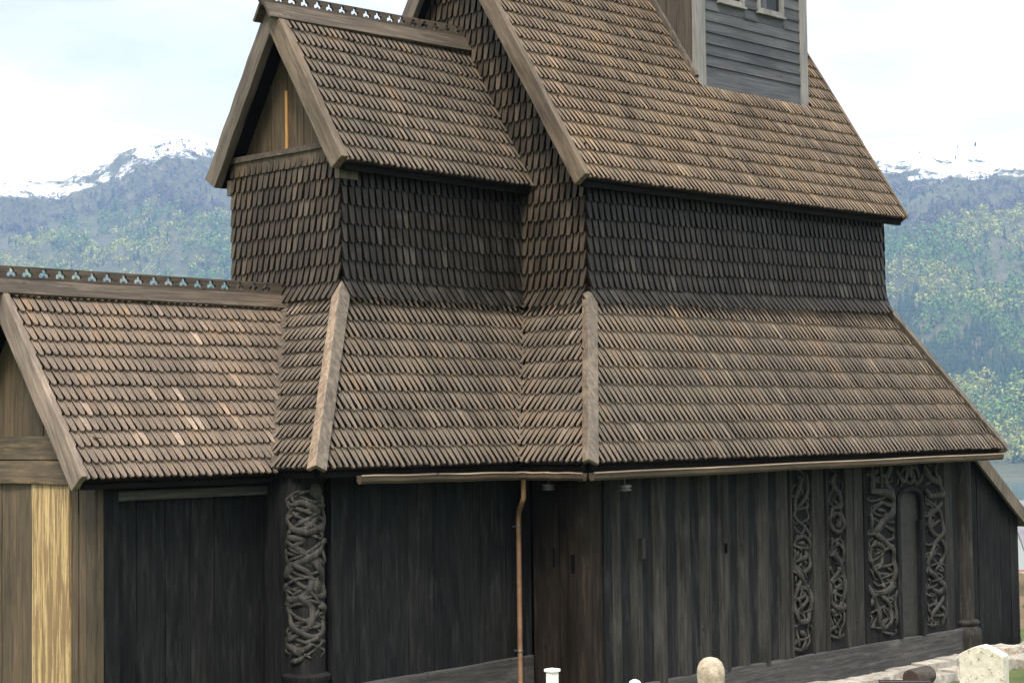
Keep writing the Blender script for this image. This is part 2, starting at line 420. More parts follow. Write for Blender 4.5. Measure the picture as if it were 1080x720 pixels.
# west corner turned shingles
mb = MB()
shingles(mb, [(L + .02, -.02, ZP2 - .05), (L + .02, .9, ZP2 - .05), (L + .02, .9, ZE2 + .4), (L + .02, -.02, ZE2 + .4)], .292, .155, 'wall', (.20, .16), lift=.055, th=.04, slab=.05)
mb.build('corner_shingles', [M['wall_shingle'], M['under'], M['edge']], o)
mb = MB()
def in_chancel(p):
    return (D + .15 < p[1] < W - D - .15) and p[2] < ZC + TC * (H - D + OC) - TC * abs(p[1] - H) - .35
zg = ZE + TE * OE
shingles(mb, [(0, W, ZP - .05), (0, 0, ZP - .05), (0, 0, zg - .12), (0, H, hrn - .12), (0, W, zg - .12)], .30, .15, 'wall', (.18, .16), skip=in_chancel, lift=.055, th=.04, slab=.12)
o = mb.build('nave_gable_wall', [M['wall_shingle_brown'], M['under'], M['edge']], church)
o['label'] = 'narrow brown shingled gable wall behind the smaller roof'

# ---- aisle (pent) roofs
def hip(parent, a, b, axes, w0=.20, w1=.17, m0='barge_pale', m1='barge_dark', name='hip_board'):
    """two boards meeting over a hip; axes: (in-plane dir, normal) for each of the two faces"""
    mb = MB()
    for (u, n), w, k in ((axes[0], w0, 0), (axes[1], w1, 1)):  # warm tone paints the lit side of the hip, grey the other
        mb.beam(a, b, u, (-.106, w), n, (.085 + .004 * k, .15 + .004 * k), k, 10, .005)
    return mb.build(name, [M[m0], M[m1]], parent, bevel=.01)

def frame(P):
    P = np.array(P, float); U = nrm(P[1] - P[0]); V = P[-1] - P[0]; V = nrm(V - U * (V @ U)); return U, V, np.cross(U, V)

Q_n = [(-AX, -AY, ZQ), (L + AY, -AY, ZQ), (L, 0, ZP2), (0, 0, ZP)]
Q_e = [(-AX, D - B, ZQ), (-AX, -AY, ZQ), (0, 0, ZP), (0, D, ZPC)]
Q_c = [(-C - B2, D - B, ZQ), (-AX, D - B, ZQ), (0, D, ZPC), (-C, D, ZPC)]
Q_f = [(-C - B2, .73, ZQ), (-C - B2, D - B, ZQ), (-C, D, ZPC), (-C, H, ZPC)]
mb = MB(); shingles(mb, Q_n, .357, .128, 'point', mi=0)
mb.prism([(L + AY, -AY, ZQ), (L, 0, ZP2), (L, W, ZP2), (L + AY, W + AY, ZQ)], (-.05, 0, -.08), 1)
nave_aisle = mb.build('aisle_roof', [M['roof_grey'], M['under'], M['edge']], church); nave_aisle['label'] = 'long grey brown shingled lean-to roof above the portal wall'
mb = MB(); shingles(mb, Q_e, .335, .122, 'point', mi=0)
east_aisle = mb.build('aisle_roof', [M['roof_grey'], M['under'], M['edge']], church); east_aisle['label'] = 'narrow shingled lean-to roof facing the smaller gable'
mb = MB(); shingles(mb, Q_c, .335, .122, 'point', mi=0)
mb.prism([(-C - B2, W - D + B, ZQ), (0, W - D + B, ZQ), (0, W - D, ZPC), (-C, W - D, ZPC)], (0, 0, -.08), 1)
ch_aisle = mb.build('aisle_roof', [M['roof_grey'], M['under'], M['edge']], church); ch_aisle['label'] = 'shingled lean-to roof in the corner beside the downpipe'
mb = MB(); shingles(mb, Q_f, .27, .12, 'point', mi=0)
mb.prism([(-C - B2, W - D + B, ZQ), (-C - B2, H, ZQ), (-C, H, ZPC), (-C, W - D, ZPC)], (.06, 0, -.08), 1)
end_aisle = mb.build('aisle_roof', [M['roof_grey'], M['under'], M['edge']], church); end_aisle['label'] = 'narrow triangle of shingled roof beside the pale hip board'
Un, Vn, Nn = frame(Q_n); Ue, Ve, Ne = frame(Q_e); Uc, Vc, Nc = frame(Q_c); Uf, Vf, Nf = frame(Q_f)
def inplane(N, d, sgn_ref):
    u = np.cross(N, d); u = nrm(u); return u if u @ np.array(sgn_ref, float) > 0 else -u
a, b_ = np.array((-AX, -AY, ZQ)), np.array((0, 0, ZP)); d = nrm(b_ - a); a2 = a - d * .07
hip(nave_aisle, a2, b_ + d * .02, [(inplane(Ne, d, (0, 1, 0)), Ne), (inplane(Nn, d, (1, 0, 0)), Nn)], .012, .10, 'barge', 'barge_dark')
a, b_ = np.array((-C - B2, D - B, ZQ)), np.array((-C, D, ZPC)); d = nrm(b_ - a); a2 = a - d * .07
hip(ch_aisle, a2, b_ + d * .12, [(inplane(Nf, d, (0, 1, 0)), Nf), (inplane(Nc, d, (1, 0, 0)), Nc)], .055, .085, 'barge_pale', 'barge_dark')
# west verge of the nave aisle
a, b_ = np.array((L + AY, -AY, ZQ)), np.array((L, 0, ZP2)); d = nrm(b_ - a)
mb = MB(); mb.beam(a - d * .05, b_, inplane(Nn, d, (1, 0, 0)), (-.10, .05), Nn, (-.1, .10), 0, 8, .004); mb.build('hip_board', M['barge_dark'], nave_aisle)
# eave boards below the aisle roofs
for par, p, q, u in ((nave_aisle, (-AX, -AY + .09, ZQ - .05), (L + AY, -AY + .09, ZQ - .05), (0, 1, 0)),
                     (ch_aisle, (-C - B2, D - B + .09, ZQ - .05), (-AX, D - B + .09, ZQ - .05), (0, 1, 0)),
                     (east_aisle, (-AX + .09, D - B, ZQ - .05), (-AX + .09, -AY, ZQ - .05), (1, 0, 0)),
                     (end_aisle, (-C - B2 + .09, .73, ZQ - .05), (-C - B2 + .09, D - B, ZQ - .05), (1, 0, 0))):
    mb = MB(); mb.beam(p, q, u, (-.03, .05), (0, 0, 1), (-.07, .03)); mb.build('eave_board', M['under'], par)

# ---- chancel: upper walls, roof, gable
mb = MB()
shingles(mb, [(-C, D, ZPC - .05), (0, D, ZPC - .05), (0, D, ZC2 + .22), (-C, D, ZC + .22)], .30, .145, 'wall', (.20, .16), lift=.05, th=.04, slab=.12)
o = mb.build('clerestory_wall', [M['wall_shingle'], M['under'], M['edge']], church); o['label'] = 'black shingled upper wall under the smaller roof'
mb = MB()
shingles(mb, [(-C, W - D, ZPC - .05), (-C, D, ZPC - .05), (-C, D, 8.86), (-C, W - D, 8.86)], .275, .15, 'wall', (.16, .16), lift=.05, th=.04, slab=.14)
o = mb.build('chancel_gable_wall', [M['wall_shingle_brown'], M['under'], M['edge']], church); o['label'] = 'brown shingled end wall below the plank gable'
mb = MB(); mb.box((-C, W - D - .1, ZPC), (0, W - D, ZC + .4)); mb.build('chancel_back_wall', M['under'], church)
# gable panel of planks, set back
xg = -C + .22; hrc = ZC + TC * (H - D + OC); hrc2 = ZC2 + TC2 * (H - D + OC)
mb = MB()
ys = np.linspace(D - .1, W - D + .1, 8)
def zroof(y): return hrc - TC * abs(y - H) - .10
for y0, y1 in zip(ys[:-1], ys[1:]):
    j = RS.uniform(-.008, .008); pts = [(xg + j, y0 + .006, 8.80), (xg + j, y1 - .006, 8.80), (xg + j, y1 - .006, zroof(y1)), (xg + j, y0 + .006, zroof(y0))]
    if y0 < H < y1: pts.insert(3, (xg + j, H, zroof(H)))
    mb.prism(pts, (.06, 0, 0), 0)
gp = mb.build('gable_panel', M['plank_brown'], church)
mb = MB(); mb.box((xg - .035, 3.06, 8.97), (xg - .01, 3.12, 10.0)); mb.build('batten', M['slit'], gp)
mb = MB(); mb.beam((-C - .10, D + .02, 8.93), (-C - .10, W - D - .02, 8.93), (1, 0, 0), (0, .44), (0, 0, 1), (-.05, .04), 0, 6, .004); mb.build('gable_beam', M['ridge'], gp)
mb = MB(); mb.beam((-C - .065, D + .1, 8.80), (-C - .065, W - D - .1, 8.80), (1, 0, 0), (0, .1), (0, 0, 1), (-.16, .08), 0, 6, .004); mb.build('gable_plank', M['plank_brown'], gp)
mb = MB()
shingles(mb, [(-C - OGC, D - OC, ZC), (0, D - OC, ZC2), (0, H, hrc2), (-C - OGC, H, hrc)], .30, .12, 'point', mi=0)
mb.prism([(-C - OGC, W - D + OC, ZC), (-C - OGC, W - D + OC, ZC - .08), (-C - OGC, H, hrc - .08), (-C - OGC, H, hrc)], (C + OGC, 0, 0), 1)
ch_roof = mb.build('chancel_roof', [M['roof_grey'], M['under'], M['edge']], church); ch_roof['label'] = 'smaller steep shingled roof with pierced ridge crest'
barge(ch_roof, -C - OGC + .02, D - OC, ZC, H, hrc, M['barge'], .31, .16, .11)
barge(ch_roof, -C - OGC + .02, W - D + OC, ZC, H, hrc, M['barge_dark2'], .31, .16, .11)
mb = MB(); mb.beam((-C - OGC + .05, D - OC + .09, ZC - .05), (-.05, D - OC + .09, ZC2 - .05), (0, 1, 0), (-.03, .05), (0, 0, 1), (-.07, .04)); mb.build('eave_board', M['under'], ch_roof)
# wall plate ends poking out below the eave
mb = MB(); mb.box((-C - .09, D - .09, ZC - .24), (-C + .3, D + .02, ZC + .02)); mb.build('plate_end', M['barge_dark'], ch_roof, bevel=.01)
mb = MB(); mb.box((-C - .09, W - D - .02, ZC - .24), (-C + .3, W - D + .09, ZC + .02)); mb.build('plate_end', M['barge_dark'], ch_roof, bevel=.01)

# ---- ridge crests with pierced trefoils
def crest(parent, x0, x1, z0, z1, pitch=.272, size=.092, h=.25, tipcut=.0, cap=.24, slope=1.4, first=.35):
    ln = x1 - x0
    bm = bmesh.new()
    def loop(pts):
        vs = [bm.verts.new((p[0], 0, p[1])) for p in pts]
        return [bm.edges.new((vs[i], vs[(i + 1) % len(vs)])) for i in range(len(vs))]
    ed = loop([(0, 0), (ln, 0), (ln, h), (-tipcut, h)])
    n = int((ln - first) / pitch)
    for i in range(n):
        cx = first + i * pitch + RS.uniform(-.012, .012); cz = h * .60 + RS.uniform(-.006, .006); r = size * RS.uniform(.42, .47)
        pts = []
        for k in range(36):
            t = 2 * math.pi * k / 36; best = .2 * size
            for (lx, lz) in ((0, size * .42), (-size * .5, -size * .22), (size * .5, -size * .22)):
                pd = lx * math.cos(t) + lz * math.sin(t); q = r * r - (lx * lx + lz * lz - pd * pd)
                if q > 0: best = max(best, pd + math.sqrt(q))
            zz = cz + best * math.sin(t)
            pts.append((cx + best * math.cos(t), max(zz, cz - size * .5)))
        ed += loop(pts)
    bmesh.ops.triangle_fill(bm, use_beauty=True, use_dissolve=False, edges=ed)
    g = bmesh.ops.extrude_face_region(bm, geom=bm.faces[:])
    bmesh.ops.translate(bm, verts=[v for v in g['geom'] if isinstance(v, bmesh.types.BMVert)], vec=(0, .055, 0))
    for v in bm.verts:
        t = v.co.x / ln; v.co.z += z0 + (z1 - z0) * t; v.co.x += x0; v.co.y += H - .0275
    bmesh.ops.recalc_face_normals(bm, faces=bm.faces)
    me = bpy.data.meshes.new('ridge_crest'); bm.to_mesh(me); bm.free(); me.materials.append(M['ridge'])
    o = bpy.data.objects.new('ridge_crest', me); COL.objects.link(o); o.parent = parent
    o['label'] = 'pierced crest board with a row of trefoil holes'
    mb = MB()
    for sg in (-1, 1):
        u = nrm((0, sg, -slope)); nn = nrm((0, sg * slope, 1))
        mb.beam((x0, H + sg * .0, z0 + .03), (x1, H, z1 + .03), u, (.02, cap), nn, (.02, .075), 0, 8, .004)
    mb.build('ridge_cap', M['ridge'], parent, bevel=.008)

crest(ch_roof, -C - OGC - .30, .10, hrc + .05, hrc2 + .02, tipcut=.16, slope=TC, cap=.34)

# ---- sacristy (lower, leftmost)
hrs = ZS + TS * (H - E + OS)
mb = MB()
shingles(mb, [(-S, E - OS, ZS), (-C - B2 - .04, E - OS, ZS), (-C - .02, H, hrs), (-S, H, hrs)], .272, .118, 'leaf', mi=0)
mb.prism([(-S, W - E + OS, ZS), (-S, W - E + OS, ZS - .08), (-S, H, hrs - .08), (-S, H, hrs)], (S - C, 0, 0), 1)
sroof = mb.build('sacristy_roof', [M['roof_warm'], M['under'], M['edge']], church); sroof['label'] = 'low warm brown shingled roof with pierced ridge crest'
barge(sroof, -S + .02, E - OS, ZS, H, hrs, M['barge_light'], .33, .10, .11)
barge(sroof, -S + .02, W - E + OS, ZS, H, hrs, M['barge_dark2'], .33, .10, .11)
crest(sroof, -S - .3, -C - .10, hrs + .04, hrs + .02, slope=TS, cap=.30, first=.2)
a, b_ = np.array((-C - B2 - .03, E - OS, ZS + .03)), np.array((-C - .05, H - .03, hrs)); d = nrm(b_ - a)
mb = MB(); mb.beam(a, b_, nrm(np.cross(d, (0, 0, 1))), (-.05, .05), (0, 0, 1), (.02, .10), 0, 8, .004); mb.build('valley_board', M['ridge'], sroof)
mb = MB(); mb.beam((-S + .04, E - OS + .09, ZS - .05), (-C - B2, E - OS + .09, ZS - .05), (0, 1, 0), (-.03, .05), (0, 0, 1), (-.07, .03)); mb.build('eave_board', M['under'], sroof)

# sacristy side wall: recessed black planks in a frame
XS = -9.03
mb = MB()
plankwall(mb, (-8.66, E + .12), (-5.9, E + .12), GZ, 3.62, 6, (0, -1), jit=.008)
sw = mb.build('plank_wall', M['tar'], church); sw['label'] = 'black plank wall recessed below the leftmost roof'
mb = MB(); mb.beam((-8.62, E - .02, 3.50), (-5.95, E - .02, 3.50), (0, 1, 0), (0, .12), (0, 0, 1), (-.07, .07), 0, 6, .004); mb.build('head_beam', M['tar_x'], sw, bevel=.01)
mb = MB(); mb.box((XS + .02, E, 3.60), (-6.0, E + .2, 4.0)); mb.build('wall_plate', M['under'], sw)
mb = MB(); mb.beam((-8.77, E + .11, GZ), (-8.77, E + .11, 3.62), (1, 0, 0), (-.17, .17), (0, 1, 0), (-.16, .16), 0, 8, .004); o = mb.build('corner_post', M['tar'], church, bevel=.05)
mb = MB(); mb.box((-6.02, .60, GZ), (-5.9, E + .05, 3.95)); mb.build('return_wall', M['tar'], church)
mb = MB(); mb.box((-8.7, 1.5, GZ), (-6.1, 4.2, 3.9)); mb.box((-5.3, .75, GZ), (-.9, 5.0, 3.85)); mb.box((-.8, -.6, GZ), (9.9, 6.2, 3.9)); mb.build('inner_wall', M['under'], church)
# sacristy front: brown planks, one fresh yellow plank, beams, gable planks
mb = MB()
plankwall(mb, (XS, 4.75), (XS, 2.60), GZ, 3.75, 8, (-1, 0), mi=(0,), th=.06)
plankwall(mb, (XS, 1.58), (XS, 1.0), GZ, 3.75, 3, (-1, 0), mi=(0,), th=.06)
fw = mb.build('plank_front', M['plank_brown'], church); fw['label'] = 'brown plank front wall with a yellow plank'
mb = MB(); plankwall(mb, (XS - .015, 2.58), (XS - .015, 1.60), GZ, 3.72, 3, (-1, 0), gap=.006, jit=.004); o = mb.build('front_plank', M['plank_gold'], fw); o['label'] = 'fresh yellow replacement planks'
mb = MB()
mb.beam((XS - .06, 4.9, 3.86), (XS - .06, 1.02, 3.86), (1, 0, 0), (0, .16), (0, 0, 1), (-.20, .13), 0, 8, .005)
mb.beam((XS - .02, 4.9, 4.20), (XS - .02, 1.15, 4.20), (1, 0, 0), (0, .14), (0, 0, 1), (-.20, .14), 0, 8, .005)
mb.build('front_beam', M['beam_brown'], fw, bevel=.01)
mb = MB(); ys = np.linspace(.95, 4.83, 12)
for y0, y1 in zip(ys[:-1], ys[1:]):
    f = lambda y: hrs - TS * abs(y - H) - .12
    j = RS.uniform(-.01, .01); mb.prism([(XS + .04 + j, y0 + .006, 4.30), (XS + .04 + j, y1 - .006, 4.30), (XS + .04 + j, y1 - .006, max(f(y1), 4.31)), (XS + .04 + j, y0 + .006, max(f(y0), 4.31))], (.05, 0, 0))
mb.build('gable_panel', M['plank_brown'], fw)

# ---- chancel aisle wall, sill
mb = MB()
plankwall(mb, (-5.46, CW), (-WX - .02, CW), GZ, 3.9, 8, (0, -1), jit=.012)
cwall = mb.build('plank_wall', M['tar'], church); cwall['label'] = 'black plank wall between the carved post and the downpipe'
mb = MB(); mb.beam((-5.44, CW, .34), (-1.25, CW, .40), (0, -1, 0), (.0, .11), (0, 0, 1), (-.72, .26), 0, 10, .008); mb.build('sill_beam', M['tar_x'], cwall, bevel=.02)
mb = MB(); mb.box((-C - B2 + .1, CW + .05, 3.60), (-WX, CW + .25, 3.95)); mb.build('wall_plate', M['under'], cwall)
# ---- nave east return wall
mb = MB()
plankwall(mb, (-WX, CW - .02), (-WX, -.60), GZ, 3.72, 3, (-1, 0), jit=.012)
ewall = mb.build('plank_wall', M['tar_brown'], church); ewall['label'] = 'brown black plank strip between downpipe and corner post'
mb = MB(); mb.box((-WX - .02, -.612, 2.05), (-WX - .0135, -.555, 2.30)); mb.build('peg_slot', M['room'], ewall)
mb = MB(); mb.box((-WX - .02, -.25, 2.1), (-WX - .0135, -.215, 2.42)); mb.build('peg_slot', M['room'], ewall)
mb = MB(); mb.box((-WX + .03, -WY + .1, 3.60), (-WX + .25, CW, 3.95)); mb.build('wall_plate', M['under'], ewall)
# corner post, rounded square
mb = MB(); prof = []
for k in range(24):
    t = 2 * math.pi * k / 24; c_, s_ = math.cos(t), math.sin(t); q = 1 / (abs(c_) ** 3.2 + abs(s_) ** 3.2) ** (1 / 3.2)
    prof.append((.25 * q * c_, .25 * q * s_))
zs = np.linspace(GZ, 3.70, 12); vs = []
for z in zs:
    f = 1 + .01 * math.sin(z * 2.3)
    vs += [(-1.14 + px * f, -.875 + py * f, z) for px, py in prof]
fs = [(i * 24 + k, i * 24 + (k + 1) % 24, (i + 1) * 24 + (k + 1) % 24, (i + 1) * 24 + k) for i in range(11) for k in range(24)]
mb.add(vs, fs + [tuple(range(24)), tuple(11 * 24 + k for k in range(24))])
o = mb.build('corner_post', M['tar_brown'], church, 50); o['label'] = 'thick rounded corner post at the long wall'
mb = MB(); mb.box((-1.402, -.88, 2.05), (-1.375, -.81, 2.34)); mb.build('peg_slot', M['room'], o)

# ---- nave north wall: staves with raised ribs, plain planks, carved panels, portal
zt = 3.72; zb = .15
edges = [-.95, -.62, -.07, .52, 1.19, 1.72, 2.25, 2.81, 3.39, 3.99]
mb = MB()
for x0, x1 in zip(edges[:-1], edges[1:]):
    w = x1 - x0; dd = .115 * random.uniform(.8, 1.15)
    prof = [(0, .0), (.02, .012), (.42, .012), (.50, .022), (.60, dd * .75), (.72, dd), (.86, dd), (.95, dd * .8), (.985, .02), (1, 0)]
    nz = 10
    vs = []
    for i in range(nz + 1):
        z = zb + (zt - zb) * i / nz; wob = .005 * math.sin(z * 1.7 + x0 * 9)
        vs += [(x0 + (p[0]) * w + wob * (1 if .3 < p[0] < .95 else 0), -WY - p[1], z) for p in prof]
    n = len(prof)
    for k in range(n - 1):
        fs = [(i * n + k, i * n + k + 1, (i + 1) * n + k + 1, (i + 1) * n + k) for i in range(nz)]
        # each strip keeps its own copy so the rib gets its worn, lit-toned timber
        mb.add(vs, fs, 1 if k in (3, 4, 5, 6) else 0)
mb.box((-.95, -WY, zb), (10.1, -WY + .12, zt), 0)
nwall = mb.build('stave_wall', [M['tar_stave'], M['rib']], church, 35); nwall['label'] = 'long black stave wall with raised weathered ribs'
# merge duplicates made by strip copies
bm = bmesh.new(); bm.from_mesh(nwall.data); bmesh.ops.delete(bm, geom=[v for v in bm.verts if not v.link_faces], context='VERTS'); bmesh.ops.remove_doubles(bm, verts=bm.verts, dist=1e-5); bmesh.ops.recalc_face_normals(bm, faces=bm.faces); bm.to_mesh(nwall.data); bm.free()
nwall.data.polygons.foreach_set('use_smooth', [True] * len(nwall.data.polygons)); nwall.data.set_sharp_from_angle(angle=R(38))
mb = MB()
for x0, x1 in ((4.76, 5.14), (5.84, 6.10), (6.11, 6.42), (9.34, 9.66)):
    mb = MB(); mb.beam(((x0 + x1) / 2, -WY, zb), ((x0 + x1) / 2, -WY, zt), (1, 0, 0), (-(x1 - x0) / 2 + .008, (x1 - x0) / 2 - .008), (0, -1, 0), (-.02, .055), 0, 8, .004)
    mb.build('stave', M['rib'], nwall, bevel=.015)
mb = MB(); mb.beam((-.90, -WY, -.05), (10.0, -WY, -.05), (0, -1, 0), (-.1, .10), (0, 0, 1), (-.34, .25), 0, 20, .008); mb.build('sill_beam', M['tar_x'], nwall, bevel=.02)
mb = MB(); mb.box((-.9, -WY + .03, 3.60), (L + 1.2, -WY + .25, 3.95)); mb.build('wall_plate', M['under'], nwall)
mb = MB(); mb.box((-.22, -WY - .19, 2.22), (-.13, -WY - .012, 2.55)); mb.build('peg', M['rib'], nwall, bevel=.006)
mb = MB(); mb.box((2.07, -WY - .128, 2.18), (2.11, -WY - .05, 2.34)); mb.build('peg_slot', M['room'], nwall)

def spline(P, n=10):
    P = [np.array(p, float) for p in P]
    P = [2 * P[0] - P[1]] + P + [2 * P[-1] - P[-2]]; out = []
    for i in range(1, len(P) - 2):
        for k in range(n):
            t = k / n; a, b, c, d = P[i - 1:i + 3]
            out.append(.5 * ((2 * b) + (c - a) * t + (2 * a - 5 * b + 4 * c - d) * t * t + (3 * b - a - 3 * c + d) * t ** 3))
    out.append(P[-2]); return out

def tendrils(X0, X1, Y0, Y1, n, seed):
    r_ = random.Random(seed); out = []
    for i in range(n):
        y = Y0 + (Y1 - Y0) * (i + .5) / n; x = r_.uniform(X0, X1); w = X1 - X0; h = (Y1 - Y0) / 10 * r_.uniform(.7, 1.2); sg = r_.choice((-1, 1))
        cl = lambda q: min(X1 - w * .06, max(X0 + w * .06, q))
        out.append((N_ * r_.uniform(.75, 1.1), [(cl(x), y - h * .5), (cl(x + sg * w * .35), y - h * .2), (cl(x + sg * w * .2), y + h * .2), (cl(x - sg * w * .35), y + h * .35), (cl(x - sg * w * .5), y + h * .1)]))
    return out
def carve(curves, place, smap, usc=1.0):
    """interlaced strands. curves: (width, [(X, Y)...]) in drawing units; place(u, v, h) -> 3D"""
    mb = MB(); ph = 0
    for wd, pts in curves:
        S_ = spline([smap(*p) for p in pts], 8); ph += 1.7; m = len(S_)
        P3, rad = [], []
        for i, q in enumerate(S_):
            t = i / (m - 1); e = min(1, .5 + 6 * t, .5 + 6 * (1 - t))
            r = wd * (.88 + .16 * math.sin(t * 5 + ph)) * e
            h = wd * .30 + .022 * math.sin(i * .5 + ph) + .004
            P3.append((q[0] * usc, q[1], h * 1.7)); rad.append(r)
        loc_ = MB(); loc_.tube(P3, rad, 8)
        mb.add([place(x / usc, v, max(h / 1.7, .0)) for x, v, h in loc_.v], loc_.f)
    return mb

# narrow carved stave 1 and 2, portal jambs and arch: strands
T, K, N_ = .070, .048, .028
P1 = [(K, [(95, 80), (105, 130), (70, 190), (45, 230), (90, 270), (105, 310), (98, 350)]),
      (T * .8, [(45, 335), (60, 305), (90, 305), (104, 340), (104, 400), (80, 440), (50, 490), (44, 560), (60, 602), (90, 602), (105, 560), (100, 500), (70, 450), (45, 400), (44, 345)]),
      (K, [(60, 325), (82, 330), (90, 370), (62, 382), (54, 350)]), (N_, [(70, 370), (90, 420), (60, 480), (80, 500)]),
      (K, [(48, 470), (90, 520), (60, 562)]), (N_, [(96, 460), (60, 530), (85, 585)]), (N_, [(50, 400), (95, 455)]),
      (K, [(58, 640), (85, 660), (66, 702)]), (N_, [(92, 620), (97, 670), (80, 705)]), (N_, [(50, 620), (55, 690)]),
      (K * 1.1, [(75, 85), (60, 150), (44, 205)]), (N_, [(58, 80), (88, 150), (98, 220)]), (N_, [(42, 250), (70, 290), (100, 260)]),
      (N_, [(55, 420), (70, 400), (96, 430)]), (N_, [(48, 520), (75, 545), (100, 530)])]
P2 = [(T * .8, [(202, 70), (194, 112), (230, 170), (225, 196), (190, 206), (176, 240), (195, 285), (230, 290), (240, 255), (228, 200)]),
      (K, [(195, 235), (215, 222), (222, 258), (202, 268)]), (N_, [(215, 75), (185, 140), (175, 190)]),
      (T * .8, [(180, 310), (184, 360), (220, 410), (239, 470), (235, 540), (205, 576), (174, 540), (172, 490), (200, 450), (235, 400), (230, 350), (208, 336), (192, 352)]),
      (K, [(168, 420), (200, 462), (236, 502)]), (K, [(180, 440), (218, 482), (188, 522)]), (N_, [(170, 380), (215, 370)]),
      (K, [(168, 580), (200, 592), (240, 570)]), (N_, [(200, 560), (188, 620), (216, 660), (204, 682)]),
      (N_, [(174, 600), (184, 652), (206, 668)]), (N_, [(236, 590), (226, 652), (204, 672)]), (N_, [(180, 330), (225, 320), (238, 360)]),
      (N_, [(175, 250), (215, 275), (238, 230)]), (N_, [(176, 510), (230, 540)]), (N_, [(170, 470), (195, 500), (190, 560)])]
PJ = [(T * 1.15, [(326, 148), (380, 155), (410, 182), (405, 230), (372, 260), (345, 290), (352, 312), (382, 340), (405, 372), (410, 425), (405, 480), (385, 512), (338, 527)]),
      (K, [(402, 200), (360, 193), (335, 230), (330, 270), (345, 312)]), (T * .9, [(415, 202), (395, 240), (350, 282)]),
      (K, [(325, 348), (348, 335), (370, 362), (365, 410), (340, 432), (326, 402), (321, 352)]), (K, [(324, 352), (332, 420), (364, 480), (370, 505)]),
      (T, [(320, 488), (330, 530), (346, 572), (350, 622), (372, 655)]), (K, [(360, 530), (390, 572), (395, 622), (370, 662)]),
      (K, [(320, 562), (335, 540), (347, 600), (325, 645)]), (N_, [(320, 642), (390, 618)]), (T, [(340, 55), (334, 120), (345, 152)]),
      (K, [(365, 55), (371, 140)]), (T, [(402, 58), (388, 122), (412, 165)]), (N_, [(322, 230), (408, 300)]), (N_, [(345, 380), (412, 350)]),
      (N_, [(322, 430), (345, 470), (410, 455)]), (N_, [(412, 500), (385, 545), (400, 585)]), (N_, [(340, 100), (400, 90)]), (N_, [(322, 590), (365, 575), (405, 600)]),
      (N_, [(350, 215), (385, 225), (372, 245)]), (K, [(418, 520), (412, 590), (416, 650)])]
PR = [(T, [(518, 60), (550, 110), (575, 130), (582, 168), (545, 172), (524, 150)]), (K, [(575, 50), (560, 90), (583, 120)]),
      (T * .8, [(530, 180), (575, 240), (583, 300), (560, 340), (535, 390), (534, 440), (560, 470), (580, 500), (570, 522), (545, 510), (530, 470)]),
      (T * .8, [(580, 198), (545, 240), (538, 290), (580, 340), (584, 400), (550, 440)]), (K, [(530, 375), (582, 445)]), (K, [(538, 540), (580, 590), (576, 642)]),
      (K, [(582, 540), (545, 590), (534, 642)]), (N_, [(545, 560), (575, 605)]), (N_, [(565, 430), (578, 422), (584, 437), (572, 446), (565, 432)]),
      (N_, [(530, 300), (560, 270), (582, 262)]), (N_, [(540, 480), (582, 470)]), (N_, [(530, 610), (565, 640)])]
PA = [(K, [(475, 54), (492, 75), (475, 96), (458, 75), (475, 54)]), (K, [(428, 98), (458, 60), (500, 96), (522, 78)]), (K, [(426, 62), (450, 92), (490, 58), (518, 98)]),
      (N_, [(440, 52), (510, 52)]), (N_, [(440, 104), (470, 60), (505, 104)])]

def panel_place(u, v, h): return (u, -WY - .045 - h, v)
def rect_map(X0, X1, Y0, Y1, x0, x1, z0, z1):
    return lambda X, Y: (x0 + (X - X0) / (X1 - X0) * (x1 - x0), z1 + (Y - Y0) / (Y1 - Y0) * (z0 - z1))
for cur, X0, X1, Y0, Y1, x0, x1, z0 in ((P1, 36, 110, 70, 712, 4.03, 4.73, .27), (P2, 166, 243, 60, 690, 5.17, 5.81, .40)):
    mb = MB(); mb.box((x0, -WY - .04, .205), (x1, -WY + .02, 3.62))
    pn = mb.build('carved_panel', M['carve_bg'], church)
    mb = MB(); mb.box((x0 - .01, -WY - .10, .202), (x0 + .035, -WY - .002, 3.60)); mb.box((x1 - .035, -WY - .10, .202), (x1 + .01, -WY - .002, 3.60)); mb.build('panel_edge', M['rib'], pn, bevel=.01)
    carve(cur + tendrils(X0, X1, Y0, Y1, 14, X0), panel_place, rect_map(X0, X1, Y0, Y1, x0 + .06, x1 - .06, z0, 3.50)).build('carving', M['carve'], pn, 60)
tag(church.children[-2], 'narrow panel of interlaced carving nearer the plain staves')
tag(church.children[-1], 'narrow panel of interlaced carving beside the portal')
# portal
mb = MB(); x0, x1, x2, x3 = 6.44, 7.55, 8.46, 9.32
mb.box((x0, -WY - .06, .205), (x1, -WY + .02, 3.64), 0); mb.box((x2, -WY - .06, .205), (x3, -WY + .02, 3.64), 0)
arch = [(x1, 2.98)] + [(x1 + (x2 - x1) * (.5 - .5 * math.cos(math.pi * k / 12)), 2.80 + .30 * math.sin(math.pi * k / 12) ** .7) for k in range(1, 12)] + [(x2, 2.98), (x2, 3.64), (x1, 3.64)]
mb.prism([(p[0], -WY - .06, p[1]) for p in arch], (0, .08, 0), 0)
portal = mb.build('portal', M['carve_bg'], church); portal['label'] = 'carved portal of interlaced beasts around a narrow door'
mb = MB(); mb.box((x1 - .02, -WY + .0, .21), (x2 + .02, -WY - .012, 3.1)); mb.build('door', M['door'], portal)
pp = lambda u, v, h: (u, -WY - .065 - h, v)
def shift(cur, X0, X1, f): return cur
carve(PJ + tendrils(318, 414, 50, 670, 20, 3), pp, rect_map(312, 420, 45, 690, x0 + .03, x1 - .05, .26, 3.60)).build('jamb_carving', M['carve'], portal, 60)
